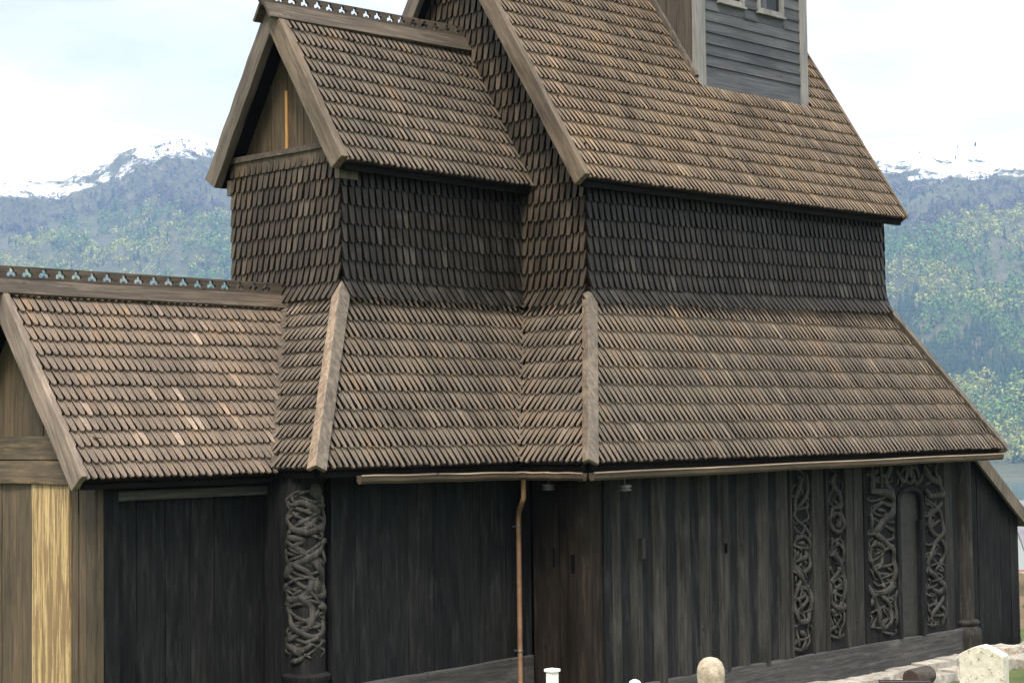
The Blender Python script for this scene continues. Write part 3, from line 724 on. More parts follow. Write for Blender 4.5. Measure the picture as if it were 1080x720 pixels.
carve(PR + tendrils(523, 584, 60, 640, 16, 4), pp, rect_map(519, 588, 45, 655, x2 + .05, x3 - .04, .26, 3.60)).build('jamb_carving', M['carve'], portal, 60)
carve(PA, pp, rect_map(425, 520, 45, 112, x1, x2, 3.05, 3.60)).build('arch_carving', M['carve'], portal, 60)
path = [(x1 + .03, -WY - .09, .22), (x1 + .03, -WY - .09, 1.2), (x1 + .03, -WY - .09, 2.75)] + [(x1 + .03 + (x2 - x1 - .06) * (.5 - .5 * math.cos(math.pi * k / 10)), -WY - .09, 2.77 + .30 * math.sin(math.pi * k / 10) ** .7) for k in range(1, 10)] + [(x2 - .03, -WY - .09, 2.75), (x2 - .03, -WY - .09, .22)]
mb = MB(); mb.tube(path, .05, 8); mb.build('door_moulding', M['tar_stave'], portal, 60)
mb = MB(); mb.box((x2 - .13, -WY - .13, .21), (x2 - .05, -WY - .012, 2.45)); mb.build('door_jamb', M['tar'], portal, bevel=.01)
# faint relief on the door
dc = [(.018, [(random.uniform(7.65, 8.28), z_ + random.uniform(-.2, .2)), (random.uniform(7.65, 8.28), z_ + .15), (random.uniform(7.65, 8.28), z_ + random.uniform(.2, .45))]) for z_ in np.arange(.4, 2.6, .12)]
carve(dc, lambda u, v, h: (u, -WY - .008 - h * .25, v), lambda X, Y: (X, Y)).build('door_relief', M['door'], portal, 60)

# carved round post at the chancel corner
pc = np.array((-5.76, .50)); pr = .285
mb = MB(); mb.lathe((pc[0], pc[1], 0), [(pr + .05, GZ), (pr + .05, .70), (pr + .075, .74), (pr + .075, .80), (pr, .84), (pr, 3.70)], 28)
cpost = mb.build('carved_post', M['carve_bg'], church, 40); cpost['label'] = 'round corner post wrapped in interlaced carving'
PC = [(K, [(70, 130), (105, 122), (137, 160), (112, 206), (75, 208), (58, 172), (75, 138)]), (N_, [(72, 150), (112, 202)]), (T * .8, [(58, 205), (110, 222), (158, 203)]), (K, [(58, 240), (100, 250), (72, 275)]),
      (T * .9, [(78, 268), (130, 330), (155, 390), (155, 440), (135, 432), (134, 390)]), (T * .9, [(162, 258), (130, 300), (70, 342), (48, 385)]),
      (K, [(58, 320), (110, 360), (120, 402), (100, 442), (60, 452), (44, 420), (55, 398)]), (K, [(88, 440), (120, 482), (115, 542), (75, 582), (45, 602)]),
      (T * .8, [(55, 480), (70, 540), (120, 582), (150, 562), (160, 492), (140, 480)]), (N_, [(50, 550), (90, 562), (132, 540)]), (K, [(44, 605), (90, 627), (122, 605)]),
      (K, [(70, 620), (95, 652), (68, 668)]), (N_, [(98, 580), (162, 602)]), (N_, [(120, 300), (160, 340)]), (T, [(125, 60), (140, 100), (118, 80)]), (K, [(150, 100), (162, 160), (150, 230)]),
      (N_, [(48, 500), (82, 470), (150, 460)]), (N_, [(50, 360), (90, 330), (158, 352)]), (K, [(165, 250), (150, 272), (162, 330)]), (N_, [(52, 430), (105, 415), (160, 500)]),
      (N_, [(95, 100), (130, 120), (165, 110)]), (N_, [(48, 280), (60, 350), (52, 470)])]
for f_, wl, a_ in ((0, 150, 52), (math.pi, 150, 52), (1.3, 230, 46), (4.4, 230, 46)):
    PC.append((N_ * 1.05, [(105 + a_ * math.sin(2 * math.pi * y / wl + f_), y) for y in range(80, 665, 22)]))
def post_place(u, v, h):   # u is an angle in radians about the post
    r = pr + h * .8; return (pc[0] + r * math.sin(u) * 1.0, pc[1] - r * math.cos(u), v)
# centre of the carved face looks towards the north-east corner
smap = lambda X, Y: (-.70 + (X - 105) / 60 * 1.25, 3.62 - (Y - 50) / 620 * 2.62)
carve(PC + tendrils(40, 165, 70, 660, 7, 5), post_place, smap, pr).build('carving', M['carve'], cpost, 60)

# north-west column with bulb base
mb = MB(); mb.lathe((10.17, -WY + .05, 0), [(.36, GZ), (.36, -.42), (.335, -.2), (.355, -.02), (.34, .14), (.26, .24), (.30, .26), (.315, .30), (.30, .34), (.215, .36), (.21, 1.5), (.20, 3.72)], 28)
o = mb.build('column', M['column'], church, 40); o['label'] = 'round dark column with bulbous base beside the portal'

# ---- gutter along the aisle eaves, downpipe
mb = MB()
path = [np.array(p) for p in ((-5.42, D - B - .10, ZQ - .15), (-AX - .02, D - B - .10, ZQ - .19), (-AX - .10, -AY - .02, ZQ - .19), (-AX - .03, -AY - .10, ZQ - .19), (L + AY - .3, -AY - .10, ZQ - .14))]
for a, b_ in ((path[0], path[1]), (path[1] + np.array((-.08, 0, 0)), path[2]), (path[3], path[4])):
    d = nrm(b_ - a); u = np.array((d[1], -d[0], 0)) ; u = nrm(u); n = 14
    prof = [(-.06, .05), (-.055, -.03), (-.025, -.07), (.025, -.07), (.055, -.03), (.06, .05), (.045, .05), (.035, -.02), (-.035, -.02), (-.045, .05)]
    vs = []
    for i in range(n + 1):
        c_ = a + (b_ - a) * i / n; sag = .004 * math.sin(i * 1.3)
        vs += [c_ + u * q[0] + np.array((0, 0, q[1] + sag)) for q in prof]
    k = len(prof)
    fs = [(i * k + j, i * k + (j + 1) % k, (i + 1) * k + (j + 1) % k, (i + 1) * k + j) for i in range(n) for j in range(k)] + [tuple(range(k)), tuple(n * k + j for j in range(k))]
    mb.add(vs, fs)
    for sg in (-1, 1):
        pass
gut = mb.build('gutter', M['gutter'], church); gut['label'] = 'wooden gutter below the long eaves'
mb = MB()
for a, b_ in ((path[0], path[1]), (path[1] + np.array((-.08, 0, 0)), path[2]), (path[3], path[4])):
    d = nrm(b_ - a); u = nrm(np.array((d[1], -d[0], 0)))
    vs_ = [a + (b_ - a) * i / 14 + np.array((0, 0, .004 * math.sin(i * 1.3))) + u * .061 for i in range(15)]
    for p, q in zip(vs_[:-1], vs_[1:]):
        mb.beam(p, q, u, (-.010, .010), (0, 0, 1), (.042, .062), 0)
mb.build('gutter_lip', M['gutter_edge'], gut)
mb = MB()
dx, dy = -1.93, D - B - .06
pts = [(dx, dy, ZQ - .2), (dx, dy, 3.25), (dx + .02, dy + .06, 3.17), (-1.63, CW - .16, 3.0), (-1.61, CW - .13, 2.88), (-1.61, CW - .13, GZ)]
mb.tube(pts[:3] + pts[3:], .042, 12)
dp = mb.build('downpipe', M['copper'], church, 50); dp['label'] = 'thin copper brown downpipe in the wall corner'
mb = MB()
for z in (2.75, .75):
    mb = MB(); mb.lathe((-1.61, CW - .13, z), [(.05, 0), (.056, .015), (.05, .03)], 14); mb.box((-1.62, CW - .1, z), (-1.60, CW, z + .03)); mb.build('bracket', M['metal'], dp)

# ---- turret on the nave roof
ty0, ty1, tx0, tx1 = 1.25, 4.53, 4.70, 8.28
tz0, tz1 = 10.75, 14.9
mb = MB()
zz = tz0 + .05; i = 0
wins = [(5.34, 6.19, 12.68, 13.95), (6.63, 7.52, 12.68, 13.95)]
while zz < tz1:
    h = .56 if i == 0 else .222
    segs = [(tx0 + .1, tx1 - .1)]
    for (a, b_, c_, d_) in wins:
        if zz + h > c_ and zz < d_:
            nn = []
            for (p, q) in segs:
                if a > p and b_ < q: nn += [(p, a), (b_, q)]
                else: nn.append((p, q))
            segs = nn
    for (a, b_, c_, d_) in wins:        # the board cut to fit under each window
        if zz < c_ < zz + h: mb.beam((a, ty0, zz), (b_, ty0, zz), (0, -1, 0), (-.02, .027), (0, 0, 1), (0, c_ - zz), 0, 2, .0)
    for p, q in segs:
        mb.beam((p, ty0, zz), (q, ty0, zz), (0, -1, 0), (-.02, .028), (0, 0, 1), (0, h - .012), 0, 4, .003)
        # lower lip of each clapboard
        mb.beam((p, ty0, zz), (q, ty0, zz), (0, -1, 0), (.026, .05), (0, 0, 1), (-.006, .05), 0, 4, .003)
    zz += h; i += 1
tur = mb.build('turret', M['grey_board'], church); tur['label'] = 'grey clapboard turret with small windows on the main roof'
mb = MB(); mb.box((tx0 + .1, ty1 - .05, tz0), (tx1 - .1, ty1, tz1)); mb.box((tx0 + .1, ty0 + .45, tz0), (tx1 - .1, ty0 + .5, tz1))
mb.box((tx1 - .06, ty0 + .05, tz0), (tx1, ty1, tz1)); mb.box((tx0, ty0, tz1), (tx1, ty1, tz1 + .1)); mb.build('turret_core', M['room'], tur)
mb = MB(); plankwall(mb, (tx0, ty1 - .1), (tx0, ty0 + .12), tz0, tz1, 14, (-1, 0), jit=.01, gap=.014); mb.build('turret_side', M['side_board'], tur)
for a in ((tx0 - .05, tx0 + .20), (tx1 - .20, tx1 + .05)):
    mb = MB(); mb.beam((a[0], ty0 + .08, tz0 - .05), (a[0], ty0 + .08, tz1), (1, 0, 0), (0, a[1] - a[0]), (0, -1, 0), (0, .15), 0, 10, .004); mb.build('corner_board', M['grey_post'], tur, bevel=.01)
mb = MB(); cx_, cy_ = (tx0 + tx1) / 2, (ty0 + ty1) / 2
for sx_, sy_ in ((0, -1), (1, 0), (0, 1), (-1, 0)):
    hw = (tx1 - tx0) / 2 + .3; hd = (ty1 - ty0) / 2 + .3; e_ = np.array((-sy_, sx_))
    c0 = (cx_ + sx_ * hw - e_[0] * hw, cy_ + sy_ * hd - e_[1] * hd, tz1 + .08); c1 = (cx_ + sx_ * hw + e_[0] * hw, cy_ + sy_ * hd + e_[1] * hd, tz1 + .08)
    shingles(mb, [c0, c1, (cx_, cy_, tz1 + 4.2)], .31, .13, 'roof', mi=0)
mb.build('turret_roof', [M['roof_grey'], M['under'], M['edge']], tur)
a, b_ = np.array((tx0 - .10, ty0, ZE + TE * (OE + ty0) + .06)), np.array((tx0 - .10, H, hrn + .06)); d = nrm(b_ - a)
mb = MB(); mb.beam(a, b_, (1, 0, 0), (-.04, .06), nrm((0, -d[2], d[1])), (0, .1), 0, 8, .004); mb.build('flashing_board', M['barge_dark'], tur)
for i, (a, b_, c_, d_) in enumerate(wins):
    mb = MB(); f = .085; yo = ty0 - .075; yi = ty0 + .02
    mb.box((a, yo, c_), (b_, yi, c_ + f)); mb.box((a, yo, d_ - f), (b_, yi, d_)); mb.box((a, yo, c_ + f), (a + f, yi, d_ - f)); mb.box((b_ - f, yo, c_ + f), (b_, yi, d_ - f))
    mb.box((a - .03, yo - .03, c_ - .045), (b_ + .03, yi, c_ - .002))
    wn = mb.build('turret_window', M['grey_post'], church, bevel=.008)
    wn['label'] = ('small turret window with red striped curtain', 'small turret window with pale curtain')[i]
    mb = MB(); mb.box((a + f, ty0 + .0, c_ + f), (b_ - f, ty0 + .006, d_ - f)); mb.build('pane', M['glass'], wn)
    mb = MB(); n = 24; vs = []
    xa, xb = (a + f, b_ - f - .22) if i == 0 else (a + f, b_ - f - .30)
    for k in range(n + 1):
        x = xa + (xb - xa) * k / n; yy = ty0 + .07 + .02 * math.sin(k * 1.4); vs += [(x, yy, c_ + .03), (x, yy, d_)]
    mb.add(vs, [(2 * k, 2 * k + 2, 2 * k + 3, 2 * k + 1) for k in range(n)]); mb.build('curtain', M['curtain'] if i == 0 else M['curtain_pale'], wn, 80)

# ---- porch beside the column (west end)
mb = MB()
py = -.80; pxs = np.array([10.30, 10.75, 11.25, 11.75, 12.2, 12.6, 12.95])
rz = lambda x: 3.55 - (x - 11.29) * .70
for i, (x0, x1) in enumerate(zip(pxs[:-1], pxs[1:])):
    j = RS.uniform(-.01, .01)
    mb.prism([(x0 + .008, py + j, -1.0), (x1 - .008, py + j, -1.0), (x1 - .008, py + j, rz(x1) - .08), (x0 + .008, py + j, rz(x0) - .08)], (0, .06, 0))
mb.box((10.3, py + .06, -1), (12.9, py + .1, 2.1)); mb.box((12.89, py + .06, -1), (12.95, 6, 2.2))
pw = mb.build('porch_wall', M['tar'], church); pw['label'] = 'black plank side wall under the sloping porch roof'
mb = MB(); d = nrm((1, 0, -.70)); up = nrm((.70, 0, 1))
mb.beam((9.9, py - .12, rz(9.9)), (13.35, py - .12, rz(13.35)), (0, 1, 0), (0, 6.5), up, (-.05, .04), 0)
pf = mb.build('porch_roof', M['roof_grey'], church)
mb = MB(); mb.beam((9.9, py - .2, rz(9.9)), (13.40, py - .2, rz(13.40)), (0, 1, 0), (0, .07), up, (-.20, .07), 0, 6, .004); mb.build('barge_board', M['barge_dark'], pf)

# ---- stone footing: a rough dry-laid course and flat stones along the wall
mb = MB()
def rock(mb, c, s, seed, sub=2, mi=0):
    bm = bmesh.new(); bmesh.ops.create_cube(bm, size=2); bmesh.ops.subdivide_edges(bm, edges=bm.edges[:], cuts=sub, use_grid_fill=True)
    ang = random.uniform(-.25, .25); vs = []
    for v in bm.verts:
        p = v.co.copy(); l = max(abs(p.x), abs(p.y), abs(p.z)); q = p.normalized() * 1.25
        p = p.lerp(q, .16); nn = mnoise.noise_vector(p * 1.3 + Vector((seed * 3.1, seed, 0))) * .16; p += nn
        x, y = p.x * s[0], p.y * s[1]
        vs.append((c[0] + x * math.cos(ang) - y * math.sin(ang), c[1] + x * math.sin(ang) + y * math.cos(ang), c[2] + p.z * s[2]))
    mb.add(vs, [tuple(v.index for v in f.verts) for f in bm.faces], mi); bm.free()
k = 0
for row, (yy, zz0, hh) in enumerate(((-WY - .28, -.47, .16), (-WY - .72, -.55, .13))):
    x = -.6 + random.uniform(0, .3)
    while x < 13.2:
        w = random.uniform(.22, .48)
        rock(mb, (x + w, yy + random.uniform(-.07, .07), zz0 + random.uniform(-.03, .04)), (w * .97, random.uniform(.22, .28), hh), k); k += 1; x += 2 * w + .02
foot = mb.build('stone_footing', M['footing'], church, 30); foot['label'] = 'pale rubble stone footing along the portal wall'

# ================================================================== THINGS BY THE CHURCH
def bell(loc, label):
    e = empty('hanging_lamp', loc, label, 'lamp', 'small metal lamps hung below the gutter')
    mb = MB(); mb.lathe((0, 0, 0), [(.02, .05), (.10, .03), (.105, 0), (.07, -.005), (.07, -.02), (.10, -.03), (.10, -.055), (.03, -.065)], 20); mb.build('lamp_shade', M['metal'], e, 40)
    mb = MB(); mb.tube([(0, 0, .04), (0, 0, .16), (0, .02, .26)], .008, 6); mb.build('hanger', M['metal'], e)
    return e
bell((-1.50, -.44, 3.42), 'small metal lamp under the gutter between downpipe and corner post')
bell((-.80, -1.45, 3.40), 'small metal lamp under the gutter in front of the long stave wall')

# marble headstone in front of the column
gs = empty('gravestone', (2.52, -5.85, -.55), 'pale lichen stained marble headstone with shouldered top near the column', 'gravestone', None, R(-80))
mb = MB()
half = [(-.35, 0), (-.35, 1.31), (-.27, 1.355), (-.13, 1.425), (0, 1.46)]
poly = half + [(-x, z) for x, z in reversed(half[:-1])]
mb.prism([(x, -.12, z) for x, z in poly], (0, .28, 0)); mb.build('headstone', M['marble'], gs, bevel=.012)
mb = MB(); mb.prism([(x * .80, -.123, .25 + z * .77) for x, z in poly], (0, .012, 0)); 
mb.build('inscription_panel', M['marble'], gs, bevel=.004)
mb = MB(); mb.box((-.45, -.22, -.1), (.45, .22, .12)); mb.build('plinth', M['marble'], gs, bevel=.02)
# round topped brown stone
gs = empty('gravestone', (-5.21, -6.56, -.2), 'brown stone marker with a rounded top in front of the long wall', 'gravestone', None, R(-45))
mb = MB(); mb.lathe((0, 0, 0), [(.17, 0), (.155, 1.35), (.165, 1.46), (.172, 1.54), (.165, 1.62), (.135, 1.69), (.085, 1.735), (.03, 1.75)], 24); mb.build('pillar', M['brown_stone'], gs, 50)
mb = MB(); mb.box((-.28, -.28, -.4), (.28, .28, .14)); mb.build('plinth', M['brown_stone'], gs, bevel=.02)
# small white post and the white tip beside it
wp = empty('marker_post', (-6.55, -5.17, -.15), 'slim white square post with a flat cap in front of the corner post', 'post')
mb = MB(); mb.box((-.055, -.055, -.3), (.055, .055, 1.55)); mb.build('shaft', M['white_paint'], wp, bevel=.006)
mb = MB(); mb.box((-.072, -.072, 1.548), (.072, .072, 1.585)); mb.build('cap', M['white_paint'], wp, bevel=.006)
wp = empty('grave_marker', (-5.72, -5.78, -.15), 'white rounded marker tip just showing in front of the ribbed staves', 'grave marker')
mb = MB(); mb.lathe((0, 0, 0), [(.09, 0), (.09, 1.30), (.085, 1.36), (.06, 1.40), (.02, 1.42)], 18); mb.build('shaft', M['white_paint'], wp, 50)
mb = MB(); mb.box((-.16, -.16, -.3), (.16, .16, .12)); mb.build('plinth', M['marble'], wp, bevel=.02)
# dark slab
gs = empty('gravestone', (2.1, -4.7, -.55), 'low dark polished grave slab between the log and the pale headstone', 'gravestone', None, R(-50))
mb = MB(); mb.box((-.40, -.09, 0), (.40, .09, .86)); mb.build('headstone', M['dark_stone'], gs, bevel=.01)
mb = MB(); mb.box((-.5, -.18, -.1), (.5, .18, .1)); mb.build('plinth', M['dark_stone'], gs, bevel=.01)
# log end
lg = empty('log', (6.05, -2.55, -.24), 'short dark round log lying on the stones below the portal', 'log')
mb = MB(); ax = nrm((1, .12, .0)); mb.lathe((0, 0, 0), [(.155, -.40), (.175, -.37), (.17, 0), (.165, .33), (.15, .36)], 22, ax=(ax, (0, 0, 1), nrm(np.cross(ax, (0, 0, 1)))))
mb.build('trunk', M['log'], lg, 40)
mb = MB(); mb.lathe((0, 0, 0), [(.135, -.405), (.135, -.401)], 22, ax=(ax, (0, 0, 1), nrm(np.cross(ax, (0, 0, 1))))); mb.build('cut_end', plain('cut end', (.045, .025, .02), .8), lg)

# ================================================================== GROUND, FJORD, FAR SIDE
CAM = np.array((-22.768, -20.291, 4.379)); YAW = .8007
FW = np.array((math.sin(YAW), math.cos(YAW))); RT = np.array((math.cos(YAW), -math.sin(YAW)))
WATER = -66.0
def gz(x, y):
    s = (x + 1.2) * FW[0] + (y + 1.1) * FW[1]
    nz = mnoise.noise(Vector((x * .15, y * .15, 0))) * .06
    if s < -5: z = GZ - .12 + (-s - 5) * .128
    elif s < 12: z = GZ - .12
    elif s < 22: z = GZ - .12 - (s - 12) * .06
    elif s < 400: z = GZ - .72 - (s - 22) * .17
    else: z = GZ - .72 - 378 * .17 - 5
    return max(z + nz, WATER - 1.5)
bm = bmesh.new()
def axis(): return np.concatenate([-np.geomspace(700, 45, 14), np.arange(-42, 62, 1.6), np.geomspace(64, 900, 16)])
a_, c_ = axis(), np.concatenate([-np.geomspace(600, 45, 12), np.arange(-42, 60, 1.6), np.geomspace(62, 520, 22)])
grid = []
for s in c_:
    row = []
    for t in a_:
        x = -1.2 + FW[0] * s + RT[0] * t; y = -1.1 + FW[1] * s + RT[1] * t
        row.append(bm.verts.new((x, y, gz(x, y))))
    grid.append(row)
for i in range(len(grid) - 1):
    for j in range(len(a_) - 1): bm.faces.new((grid[i][j], grid[i][j + 1], grid[i + 1][j + 1], grid[i + 1][j]))
bmesh.ops.recalc_face_normals(bm, faces=bm.faces)
me = bpy.data.meshes.new('ground'); bm.to_mesh(me); bm.free(); me.materials.append(M['grass'])
if me.polygons[0].normal.z < 0: me.flip_normals()
me.polygons.foreach_set('use_smooth', [True] * len(me.polygons))
o = bpy.data.objects.new('ground', me); COL.objects.link(o); tag(o, kind='structure', label='mown churchyard grass sloping to the fjord')

# grass blades where the yard shows
mb = MB()
for _ in range(5200):
    s = random.uniform(-9, 14); t = random.uniform(-4, 16)
    x = -1.2 + FW[0] * s + RT[0] * t; y = -1.1 + FW[1] * s + RT[1] * t
    if (-9.6 < x < 13.4 and y > -3.6): continue
    z = gz(x, y); h = random.uniform(.05, .16); a = random.uniform(0, 6.28); w = .012
    dx, dy = math.cos(a), math.sin(a); lx, ly = random.uniform(-.05, .05), random.uniform(-.05, .05)
    mb.add([(x - dx * w, y - dy * w, z - .02), (x + dx * w, y + dy * w, z - .02), (x + lx, y + ly, z + h)], [(0, 1, 2)])
tag(mb.build('grass', M['leaf']), 'short green grass tufts between the graves', 'grass', kind='stuff')

m, nt, b = newmat('fjord water')
b.inputs['Base Color'].default_value = (.03, .075, .085, 1); b.inputs['Roughness'].default_value = .12
bump(nt, b, noise(nt, coords(nt, (.05, .05, .05)), 1, 5, .6), .25, .6)
mb = MB(); mb.add([tuple(CAM[:2] + RT * a + FW * d_) + (WATER,) for a, d_ in ((-3450, -250), (3450, -250), (3450, 5600), (-3450, 5600))], [(0, 1, 2, 3)])
tag(mb.build('fjord_water', m), 'calm blue green fjord', kind='structure')

# mountain range across the fjord, in polar coordinates about the church
def fb(x, y, z=0, o=5): return mnoise.fractal(Vector((x, y, z)), 1.0, 2.1, o)
def mount(az, r):
    """height of the far side at bearing az (rad from the view axis) and range r"""
    shore = 2250 + 160 * fb(az * 6, 3.3)
    t = (r - shore) / 2600.0
    if t < 0: return WATER - 1.5 + 0 * r
    crest = 715 + 25 * fb(az * 5 + 9, 1.7) + 30 * math.sin(az * 7 + .5)
    t1 = min(t, 1.0)
    base = t1 * .55 + .45 * (t1 * t1 * (3 - 2 * t1))
    z = WATER + base * (crest + 66) * (1 + .15 * math.exp(-((az + .195) / .055) ** 2) + .07 * math.exp(-((az + .34) / .06) ** 2))
    if t > 1: z += (t - 1) * 60 * (1 + fb(az * 8, 7.7))
    rough = 95 * fb(az * 14, r * .0011, 2.2, 6) * min(1, t * 3) + 24 * fb(az * 60, r * .006, 5, 4) * min(1, t * 3)
    return max(z + rough * (1 - .8 * min(1, max(0, t - .6) * 3)), WATER + 2)
na, nr = 420, 94
azs = np.linspace(-.52, .52, na); rs = np.concatenate([np.linspace(2000, 5200, 84), np.linspace(5230, 5600, 10)])
vs = []; HT = {}
for i, r in enumerate(rs):
    for j, az in enumerate(azs):
        d = FW * math.cos(az) + RT * math.sin(az); z = mount(az, r); HT[i, j] = z
        vs.append((CAM[0] + d[0] * r, CAM[1] + d[1] * r, z))
fs = [(i * na + j, i * na + j + 1, (i + 1) * na + j + 1, (i + 1) * na + j) for i in range(nr - 1) for j in range(na - 1)]
me = bpy.data.meshes.new('mountain'); me.from_pydata(vs, [], fs); me.update()
if me.polygons[0].normal.z < 0: me.flip_normals()
me.polygons.foreach_set('use_smooth', [True] * len(me.polygons))
m, nt, b = newmat('mountain side')
tc = nt.nodes.new('ShaderNodeTexCoord'); sx = nt.nodes.new('ShaderNodeSeparateXYZ'); nt.links.new(tc.outputs['Object'], sx.inputs[0])
n1 = noise(nt, coords(nt, (.004, .004, .008)), 1, 9, .7); n2 = noise(nt, coords(nt, (.02, .02, .03)), 1, 8, .75); n3 = noise(nt, coords(nt, (.0012, .0012, .0012)), 1, 5, .6)
hgt = math_(nt, 'ADD', sx.outputs['Z'], math_(nt, 'MULTIPLY', math_(nt, 'SUBTRACT', n1, .5), 420))
hgt = math_(nt, 'ADD', hgt, math_(nt, 'MULTIPLY', math_(nt, 'SUBTRACT', n2, .5), 230))
earth = ramp(nt, n2, [(.3, (.035, .045, .02)), (.5, (.07, .075, .035)), (.68, (.12, .11, .075)), (.8, (.2, .19, .17))])
lat = math_(nt, 'ADD', math_(nt, 'MULTIPLY', sx.outputs['X'], float(RT[0])), math_(nt, 'MULTIPLY', sx.outputs['Y'], float(RT[1])))
hgt = math_(nt, 'ADD', hgt, math_(nt, 'MULTIPLY', lat, .06))
hgt = math_(nt, 'ADD', hgt, math_(nt, 'MULTIPLY', math_(nt, 'DIVIDE', math_(nt, 'SUBTRACT', -900, lat), 300, True), 170))
snow = ramp(nt, math_(nt, 'DIVIDE', math_(nt, 'SUBTRACT', hgt, 575), 120, True), [(.35, (0, 0, 0)), (.6, (1, 1, 1))])
nt.links.new(mix(nt, snow, earth, (.85, .86, .88)), b.inputs['Base Color']); b.inputs['Roughness'].default_value = .9
b.inputs['Specular IOR Level'].default_value = .1
bump(nt, b, n2, .6, 6)
me.materials.append(m)
o = bpy.data.objects.new('mountain', me); COL.objects.link(o); tag(o, 'wooded mountain with snow on its top across the fjord', kind='structure')

# forest on the far side: many small crowns as one mass
def crown_template(kind, seed):
    r_ = np.random.RandomState(seed)
    vs, fs = [], []
    if kind == 0:   # spruce: three ragged tiers
        for k, (z0, z1, rr) in enumerate(((.05, .5, .26), (.3, .78, .19), (.58, 1.05, .12))):
            o = len(vs); n = 6
            for i in range(n):
                a = 2 * math.pi * i / n + k; q = rr * r_.uniform(.7, 1.25); vs.append((q * math.cos(a), q * math.sin(a), z0 + r_.uniform(-.05, .05)))
            vs.append((0, 0, z1)); fs += [(o + i, o + (i + 1) % n, o + n) for i in range(n)]
    else:           # birch / ash: loose clumps of tilted leaf faces
        for i in range(26):
            a = r_.uniform(0, 6.28); zz = r_.uniform(.25, 1); q = .42 * math.sqrt(max(0, 1 - ((zz - .6) / .48) ** 2)) * r_.uniform(.4, 1.1)
            c = np.array((q * math.cos(a), q * math.sin(a), zz)); o = len(vs)
            for j in range(3):
                vs.append(tuple(c + r_.uniform(-.17, .17, 3)))
            fs.append((o, o + 1, o + 2))
        o = len(vs); vs += [(-.02, 0, 0), (.02, 0, 0), (.01, .02, .8)]; fs.append((o, o + 1, o + 2))
    return np.array(vs), np.array(fs)
tpl = [crown_template(0, 1), crown_template(0, 2), crown_template(1, 3), crown_template(1, 4), crown_template(1, 5)]
allv, allf, mats_, off = [], [], [], 0
NT = 60000
for _ in range(NT):
    az = random.uniform(-.40, .40); u = random.random(); r = 2260 + 2300 * u ** 1.15
    z = mount(az, r)
    if z < WATER + 4: continue
    lim = 600 - .06 * r * math.sin(az) - 170 * min(1, max(0, (-900 - r * math.sin(az)) / 300)) + 100 * fb(az * 20, r * .003, 8)
    if z > lim and random.random() > .35 * math.exp(-(z - lim) / 70): continue
    dens = fb(az * 18 + 3, r * .0022, 4)
    if dens < -.22 and random.random() < .7: continue
    conif = fb(az * 11, r * .0016, 6) > .40 or random.random() < .05
    k = random.choice((0, 1)) if conif else random.choice((2, 3, 4))
    v, f = tpl[k]
    h = random.uniform(14, 26) if conif else random.uniform(10, 19)
    if z > lim - 90: h *= .6
    a = random.uniform(0, 6.28); ca, sa = math.cos(a), math.sin(a); wd = h * (1 if conif else random.uniform(.8, 1.2))
    d = FW * math.cos(az) + RT * math.sin(az)
    p = np.stack([CAM[0] + d[0] * r + (v[:, 0] * ca - v[:, 1] * sa) * wd, CAM[1] + d[1] * r + (v[:, 0] * sa + v[:, 1] * ca) * wd, z - .5 + v[:, 2] * h], 1)
    tone = fb(az * 16 + 50, r * .0026, 9) + random.uniform(-.25, .25)
    mi = 0 if conif else (3 if z > lim - 150 else (1 if tone > 0.0 else 2))
    allv.append(p); allf.append(f + off); off += len(v); mats_.append(np.full(len(f), mi))
me = bpy.data.meshes.new('far_forest'); V_ = np.concatenate(allv); F_ = np.concatenate(allf)
me.vertices.add(len(V_)); me.vertices.foreach_set('co', V_.ravel()); me.loops.add(F_.size); me.loops.foreach_set('vertex_index', F_.ravel().astype(np.int32))
me.polygons.add(len(F_)); me.polygons.foreach_set('loop_start', np.arange(0, F_.size, 3, dtype=np.int32)); me.polygons.foreach_set('loop_total', np.full(len(F_), 3, np.int32))
for nm, c0, c1 in (('spruce', (.012, .028, .014), (.035, .06, .025)), ('spring leaf', (.18, .22, .05), (.33, .34, .10)), ('leaf', (.07, .14, .03), (.13, .21, .05)), ('bare birch', (.06, .055, .05), (.11, .10, .09))):
    m, nt, b = newmat('far ' + nm); b.inputs['Roughness'].default_value = .9; b.inputs['Specular IOR Level'].default_value = .1
    nt.links.new(ramp(nt, noise(nt, coords(nt, (.03, .03, .03)), 1, 3), [(.3, c0), (.7, c1)]), b.inputs['Base Color']); me.materials.append(m)
me.polygons.foreach_set('material_index', np.concatenate(mats_).astype(np.int32)); me.update(); me.validate()
o = bpy.data.objects.new('far_forest', me); COL.objects.link(o); tag(o, 'hazy spring forest covering the mountain across the fjord', 'forest', kind='stuff')

